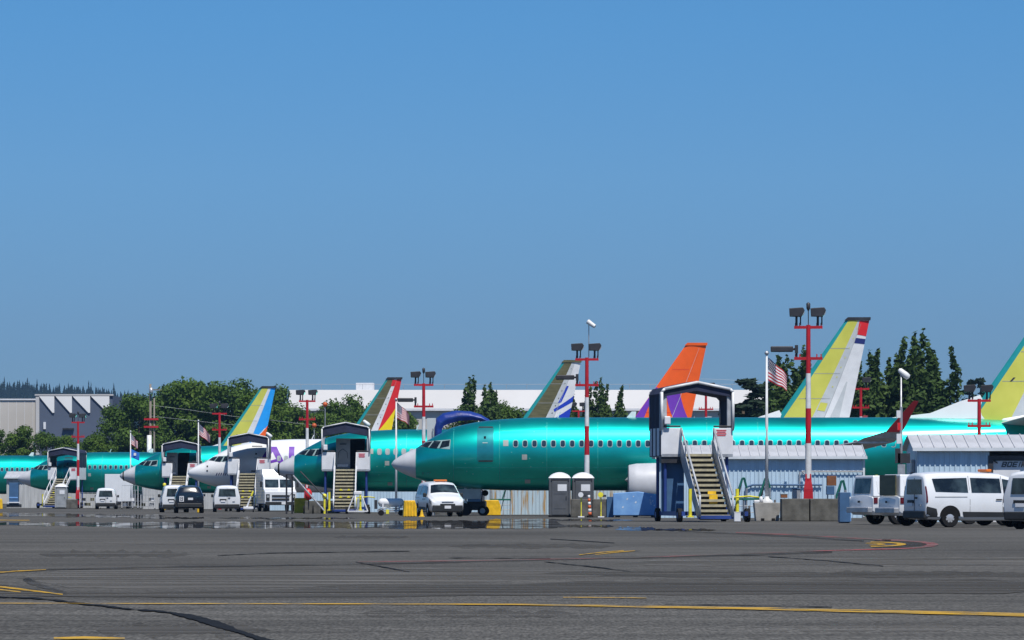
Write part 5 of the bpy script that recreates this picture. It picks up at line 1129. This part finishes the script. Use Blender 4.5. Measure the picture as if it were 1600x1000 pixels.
for k in range(9): MB().box((1 + k * Lw / 9, -.03, hh / 2), (.05, .05, hh - .5)).build('panel_joint', 'white', t)
d = 690
t = thing('sawtooth_building', 'slate building with four white triangles of painted sunlight along its top', 'factory', (X(56, d), d, 0)); sx = d / F; Lw = (176 - 56) * sx; hh = Z(618, d)
MB().box((Lw / 2, 20, hh / 2), (Lw, 40, hh)).build('wall', 'bldblue', t)
MB().box((.3, -.1, hh * .72), (.6, .2, hh * .54)).build('corner_panel', 'bldwhite', t)
for a, b in ((61, 85), (86.5, 112.5), (113.5, 141), (142, 171)):
    x0, x1 = (a - 56) * sx, (b - 56) * sx
    MB().prism([(x0, hh - .1), (x1, hh - .1), (x1, Z(645, d)), (x1 - .3, Z(645, d))], -.25, .0).build('sunlit_wedge', 'sunlit_white', t)  # sunlight on the wall pleats, painted as white wedges over flat slate
MB().box((Lw / 2, -.1, hh + .1), (Lw + .3, .4, .25)).build('coping', 'bldwhite', t)
MB().box(((70 - 56) * sx, -.2, Z(665, d)), (.4, .3, 1.2)).build('wall_light', 'white', t); MB().box(((107 - 56) * sx, -.3, Z(670, d)), (1.9, .5, .25)).build('awning', 'dark', t)

# ------------------------------------------------------------------ trees
def leaf_cloud(cl, nleaf, size, seed, up=.35):
    rng = np.random.default_rng(seed); cl = np.array(cl, float); wgt = cl[:, 3] * cl[:, 4]; wgt /= wgt.sum()
    idx = rng.choice(len(cl), nleaf, p=wgt); dirs = rng.normal(size=(nleaf, 3)); dirs /= np.linalg.norm(dirs, axis=1)[:, None]
    rad = rng.uniform(.20, 1.08, nleaf) ** .6
    c = cl[idx]; pos = c[:, :3] + dirs * rad[:, None] * np.stack([c[:, 3], c[:, 3], c[:, 4]], 1)
    nrm = dirs + rng.normal(scale=.6, size=(nleaf, 3)) + np.array([0, 0, up]); nrm /= np.linalg.norm(nrm, axis=1)[:, None]
    a = np.cross(nrm, rng.normal(size=(nleaf, 3))); a /= np.linalg.norm(a, axis=1)[:, None]; b = np.cross(nrm, a)
    s_ = size * rng.uniform(.6, 1.35, nleaf)[:, None]
    v = np.stack([pos - a * s_, pos - b * s_ * .6, pos + a * s_, pos + b * s_ * .6], 1).reshape(-1, 3)
    me = bpy.data.meshes.new('crown'); me.vertices.add(len(v)); me.vertices.foreach_set('co', v.ravel())
    me.loops.add(4 * nleaf); me.loops.foreach_set('vertex_index', np.arange(4 * nleaf)); me.polygons.add(nleaf); me.polygons.foreach_set('loop_start', np.arange(0, 4 * nleaf, 4))
    me.update(calc_edges=True); me.validate(); return me
def limbs(h, r, cl, seed, n=7):
    rn = random.Random(seed); mb = MB(); mb.cyl((0, 0, 0), (0, 0, h * .45), r, r * .7, 8); mb.cyl((0, 0, h * .45), (.2, .1, h * .8), r * .7, r * .25, 7)
    for k in range(min(n, len(cl))):
        c = cl[k]; z0 = h * rn.uniform(.22, .5); mb.cyl((0, 0, z0), (c[0] * .8, c[1] * .8, c[2]), r * .4, r * .1, 6)
    return mb
def broad(seed, m_, H=15.0, W=5.2, nl=12000):
    rn = random.Random(seed); cl = []
    for k in range(46):
        z = rn.uniform(.22, .96); rr = W * (math.sin(math.pi * min(1, (z * .88 + .10)) ** .9) ** .6); a = rn.uniform(0, 6.28); q = rr * math.sqrt(rn.uniform(.1, 1)) * .8
        s_ = rn.uniform(.9, 1.9); cl.append((q * math.cos(a), q * math.sin(a), z * H - s_ * .4, s_, s_ * rn.uniform(.6, .95)))
    me = leaf_cloud(cl, nl, .22, seed); me.materials.append(M[m_]); return me, limbs(H, .32, cl, seed).mesh('trunk', 'bark', True)
def poplar(seed, H=16.0, W=2.9, nl=13000):
    rn = random.Random(seed); cl = []
    for j in range(6):
        ox, oy, hh = rn.uniform(-W * .5, W * .5), rn.uniform(-W * .5, W * .5), H * rn.uniform(.72, 1.0) if j else H
        for k in range(15):
            z = .06 + .93 * k / 14; w_ = W * .70 * (math.sin(math.pi * (.12 + .86 * (z ** .75))) ** .98) + .10; a = rn.uniform(0, 6.28)
            cl.append((ox * (1 - .3 * z) + w_ * .5 * math.cos(a), oy + w_ * .5 * math.sin(a), z * hh, w_ * rn.uniform(.5, .85), rn.uniform(.7, 1.3)))
    me = leaf_cloud(cl, nl, .27, seed, .1); me.materials.append(M['poplar']); return me, limbs(H, .22, cl[::9], seed, 5).mesh('trunk', 'bark', True)
def fir(seed, H=13.0, W=3.4, nl=8000):
    rn = random.Random(seed); cl = []
    for k in range(80):
        z = rn.uniform(.08, 1) ** 1.0; rr = W * (1 - z) ** .8 + .12; a = rn.uniform(0, 6.28); q = rr * rn.uniform(.3, 1.0); cl.append((q * math.cos(a), q * math.sin(a), z * H, .35 + .6 * (1 - z), .22 + .45 * (1 - z)))
    me = leaf_cloud(cl, nl, .24, seed, .0); me.materials.append(M['needle']); return me, limbs(H, .2, cl[::12], seed, 3).mesh('trunk', 'bark', True)
BR = [broad(s_, m_) for s_, m_ in ((11, 'leaf'), (12, 'leaf'), (13, 'leaf2'), (14, 'leaf'), (15, 'leaf2'))]
PO = [poplar(s_) for s_ in (21, 22, 23)]; FI = [fir(s_) for s_ in (31, 32)]
def tree(src, h0, px, pytop, d, label, group, wide=1.0, rz=None, cat='tree', name='tree'):
    s_ = Z(pytop, d) / h0
    t = thing(name, label, cat, (X(px, d), d, 0), random.uniform(0, 6.28) if rz is None else rz, group); t.scale = (s_ * wide, s_ * wide, s_)
    link('crown', src[0], t); link('trunk', src[1], t)
gb = 'leafy trees behind the apron'
# (px, top, distance, mesh, width, label)
BT = [(-10, 662, 600, 0, .9, 'dark round tree at the left edge below the beige warehouse'), (32, 656, 590, 2, .9, 'round tree under the plain beige warehouse corner'), (72, 668, 570, 1, 1.0, 'low dark tree under the first white sunlight triangle'), (112, 672, 585, 2, 1.1, 'low light green tree left of the leftmost mast floodlights'), (150, 674, 560, 4, 1.1, 'low light green tree right of the leftmost mast'),
      (185, 622, 600, 0, .95, 'large dark tree covering the end of the sawtooth building'), (216, 606, 590, 1, 1.0, 'large dark tree left of the wooden utility pole'), (252, 592, 600, 3, 1.05, 'large tree right of the wooden utility pole'), (283, 578, 605, 0, 1.1, 'tallest leafy tree left of the yellow fin'), (318, 580, 600, 2, 1.0, 'tall leafy tree between utility pole and yellow fin'), (349, 586, 595, 1, 1.0, 'leafy tree above the mast left of the yellow fin'),
      (380, 584, 600, 3, .9, 'leafy tree left behind the yellow fin'), (409, 600, 560, 4, 1.0, 'tree directly behind the yellow and blue fin'), (428, 590, 610, 0, .75, 'dark tree peeping over the sky blue rudder'), (456, 622, 570, 1, 1.0, 'tree left of the mast over the purple lettering'), (497, 634, 560, 2, 1.0, 'light green tree right of the mast over the purple lettering'), (528, 614, 590, 0, .9, 'round tree beyond the orange marker balls'),
      (560, 610, 595, 3, .9, 'round tree left of the red and yellow rudder'), (590, 618, 590, 1, .9, 'dark tree behind the olive fin panel'), (632, 636, 560, 4, .8, 'small tree right of the red and yellow rudder'), (725, 620, 520, 1, .7, 'bushy tree above the left of the blue tarpaulin'), (790, 616, 520, 0, .8, 'round dark tree left of the olive and blue fin'), (1000, 642, 560, 2, .8, 'small bush tree left of the orange fin'), (820, 640, 540, 3, .8, 'low bush tree touching the olive fin edge')]
for px, py, d, k, w_, lb in BT: tree(BR[k], 15.4, px, py, d, lb, gb, w_)
gp = 'columnar poplars behind the apron'
PT = [(742, 592, 500, 0, .9, 'dark poplar over the blue tarpaulin'), (757, 586, 505, 1, .85, 'tallest poplar over the blue tarpaulin'), (772, 606, 500, 2, .7, 'thin poplar right end over the blue tarpaulin'), (890, 590, 520, 2, .7, 'thin poplar right behind the blue striped rudder'), (930, 592, 520, 0, .75, 'poplar just right of the camera mast'), (943, 612, 515, 1, .7, 'short poplar second right of the camera mast'), (966, 598, 520, 2, .75, 'poplar between camera mast and orange fin'),
      (1228, 548, 430, 1, .85, 'poplar behind the largest flag'), (1247, 542, 432, 0, .8, 'poplar left of the tallest mast'), (1362, 540, 425, 2, .9, 'poplar right of the white rudder'), (1380, 545, 428, 1, .9, 'poplar left of the drooping lamp'), (1416, 521, 425, 0, .85, 'tall poplar behind the drooping lamp'), (1443, 514, 428, 1, .9, 'tallest poplar right of the drooping lamp'), (1462, 540, 420, 2, 1.0, 'broad poplar right end of the right group'), (1346, 560, 425, 0, .8, 'poplar touching the white rudder'), (1395, 572, 440, 2, 1.2, 'low dark poplar between the two right poplar groups'), (1432, 560, 442, 1, 1.3, 'wide dark poplar at the foot of the tallest poplar')]
for px, py, d, k, w_, lb in PT: tree(PO[k], 16.6, px, py, d, lb, gp, w_ * 1.22)
gf = 'conifers behind the apron'
for px, py, d, k, w_, lb in [(1168, 588, 450, 0, 2.3, 'dark conifer left of the tall flagpole'), (1212, 566, 455, 1, 1.5, 'conifer between flagpole and poplars'), (1518, 590, 700, 1, 1.1, 'small distant conifer left of the nearest yellow fin'), (1532, 587, 705, 0, 1.1, 'small distant conifer touching the nearest yellow fin'), (868, 618, 520, 0, 1.2, 'short conifer behind the blue striped rudder')]: tree(FI[k], 13.4, px, py, d, lb, gf, w_)

# wooden utility pole, wires and marker balls
d = 424
t = thing('utility_pole', 'wooden utility pole with red crossarms among the leafy trees', 'utility pole', (X(235, d), d, 0))
MB().cyl((0, 0, 0), (0, 0, Z(600, d)), .16, .11, 10).build('pole', 'wood', t, True); MB().cyl((.4, 0, 0), (.4, 0, Z(622, d)), .11, .08, 8).build('brace_pole', 'wood', t, True); MB().cyl((-.1, -.2, 0), (-.1, -.2, Z(680, d)), .24, n=10).build('white_sleeve', 'polewhite', t, True)
for y in (655, 667): MB().box((.1, -.2, Z(y, d)), (1.5, .16, .2)).build('crossarm', 'red', t)
MB().box((.5, 0, Z(609, d)), (1.3, .14, .12)).build('top_arm', 'wood', t); MB().cyl((.1, -.3, Z(616, d)), (.1, -.3, Z(606, d)), .2, n=10).build('transformer', 'steel', t, True)
def wire(pts, d, label, r=.009):
    P = [(X(a, d), d, Z(b, d)) for a, b in pts]; o = MB().tube(P, r, 5).build('overhead_wire', 'fingrey', None); return tag(o, label, 'wire')
wire([(236, 633), (300, 641), (360, 650), (420, 656), (470, 662), (540, 668)], 424, 'upper overhead wire sagging right from the wooden utility pole')
wire([(236, 650), (300, 657), (345, 662), (420, 668)], 423, 'lower overhead wire right of the wooden utility pole')
wire([(1095, 592), (1130, 593), (1160, 595), (1200, 597)], 500, 'overhead wire over the large stairs canopy', .014)
for k, (px, py, d) in enumerate([(508, 632, 420), (491, 665, 424)]):
    t = thing('marker_ball', ['upper orange marker ball on a pole among the trees', 'lower orange marker ball on a short pole above the fuselage'][k], 'marker ball', (X(px, d), d, 0))
    z = Z(py, d); MB().lathe([(-.26, .02), (-.2, .17), (0, .27), (.2, .17), (.26, .02)], 14, 'z', (0, 0, z)).build('ball', 'ball', t, True); MB().cyl((0, 0, 0), (0, 0, z), .05, n=6).build('pole', 'steel', t)

# ------------------------------------------------------------------ wooded hill far away
d = 3600
prof = [(-500, 596), (-200, 592), (-60, 600), (60, 606), (150, 613), (240, 625), (400, 650), (600, 672), (1000, 690), (1600, 700), (2200, 700)]
mb = MB(); vs_ = []
for k, (px, py) in enumerate(prof):
    z = Z(py + 5, d); x = X(px, d); vs_ += [(x, d - 700, -1), (x, d, z), (x, d + 900, -1)]
n = len(prof)
mb.add(vs_, [f for i in range(n - 1) for f in ((3 * i, 3 * i + 3, 3 * i + 4, 3 * i + 1), (3 * i + 1, 3 * i + 4, 3 * i + 5, 3 * i + 2))])
struct(mb.build('hill', 'farneedle', None, True, fix=False))
V = []; Fc = []; rn = random.Random(5)
xs_ = [p[0] for p in prof]; ys_ = [p[1] for p in prof]
for k in range(1500):
    px = rn.uniform(-60, 330); dd = d - rn.uniform(0, 1) ** 1.6 * 420; zg = Z(np.interp(px, xs_, ys_) + 5, d) * (1 - (d - dd) / 700); hgt = rn.uniform(5, 8.5) * (1.55 if rn.random() < .10 else 1); w_ = rn.uniform(1.5, 2.3)
    x = X(px, dd)
    for j in range(4):
        z0 = zg + hgt * (.10 + .22 * j); r = w_ * (1 - .22 * j); o = len(V); a0 = rn.uniform(0, 6)
        V += [(x + r * rn.uniform(.6, 1.2) * math.cos(a0 + i * 1.2566), dd + r * math.sin(a0 + i * 1.2566), z0 + rn.uniform(-.3, .3)) for i in range(5)] + [(x + rn.uniform(-.2, .2), dd, z0 + hgt * .34)]
        Fc += [(o + i, o + (i + 1) % 5, o + 5) for i in range(5)]
mb = MB(); mb.add(V, Fc); o = stuff(mb.build('conifer_wood', 'farneedle', None, fix=False)); tag(o, 'bluish conifer wood covering the far hill', 'wood')
# ------------------------------------------------------------------ air
HAZE = True
if HAZE:
    mb = MB(); mb.box((0, 2400, 84), (4000, 4900, 174)); hz = mb.build('haze', 'dark', None); hz.data.materials.clear(); stuff(hz)
    m = bpy.data.materials.new('haze_air'); m.use_nodes = True; t_ = m.node_tree; t_.nodes.clear()
    pv = t_.nodes.new('ShaderNodeVolumePrincipled'); pv.inputs['Color'].default_value = (0.34, 0.62, 1.0, 1); pv.inputs['Density'].default_value = 0.00007; pv.inputs['Anisotropy'].default_value = 0.2
    oo = t_.nodes.new('ShaderNodeOutputMaterial'); t_.links.new(pv.outputs[0], oo.inputs['Volume']); hz.data.materials.append(m)
    tag(hz, 'thin pale blue summer haze over the airfield', 'haze')
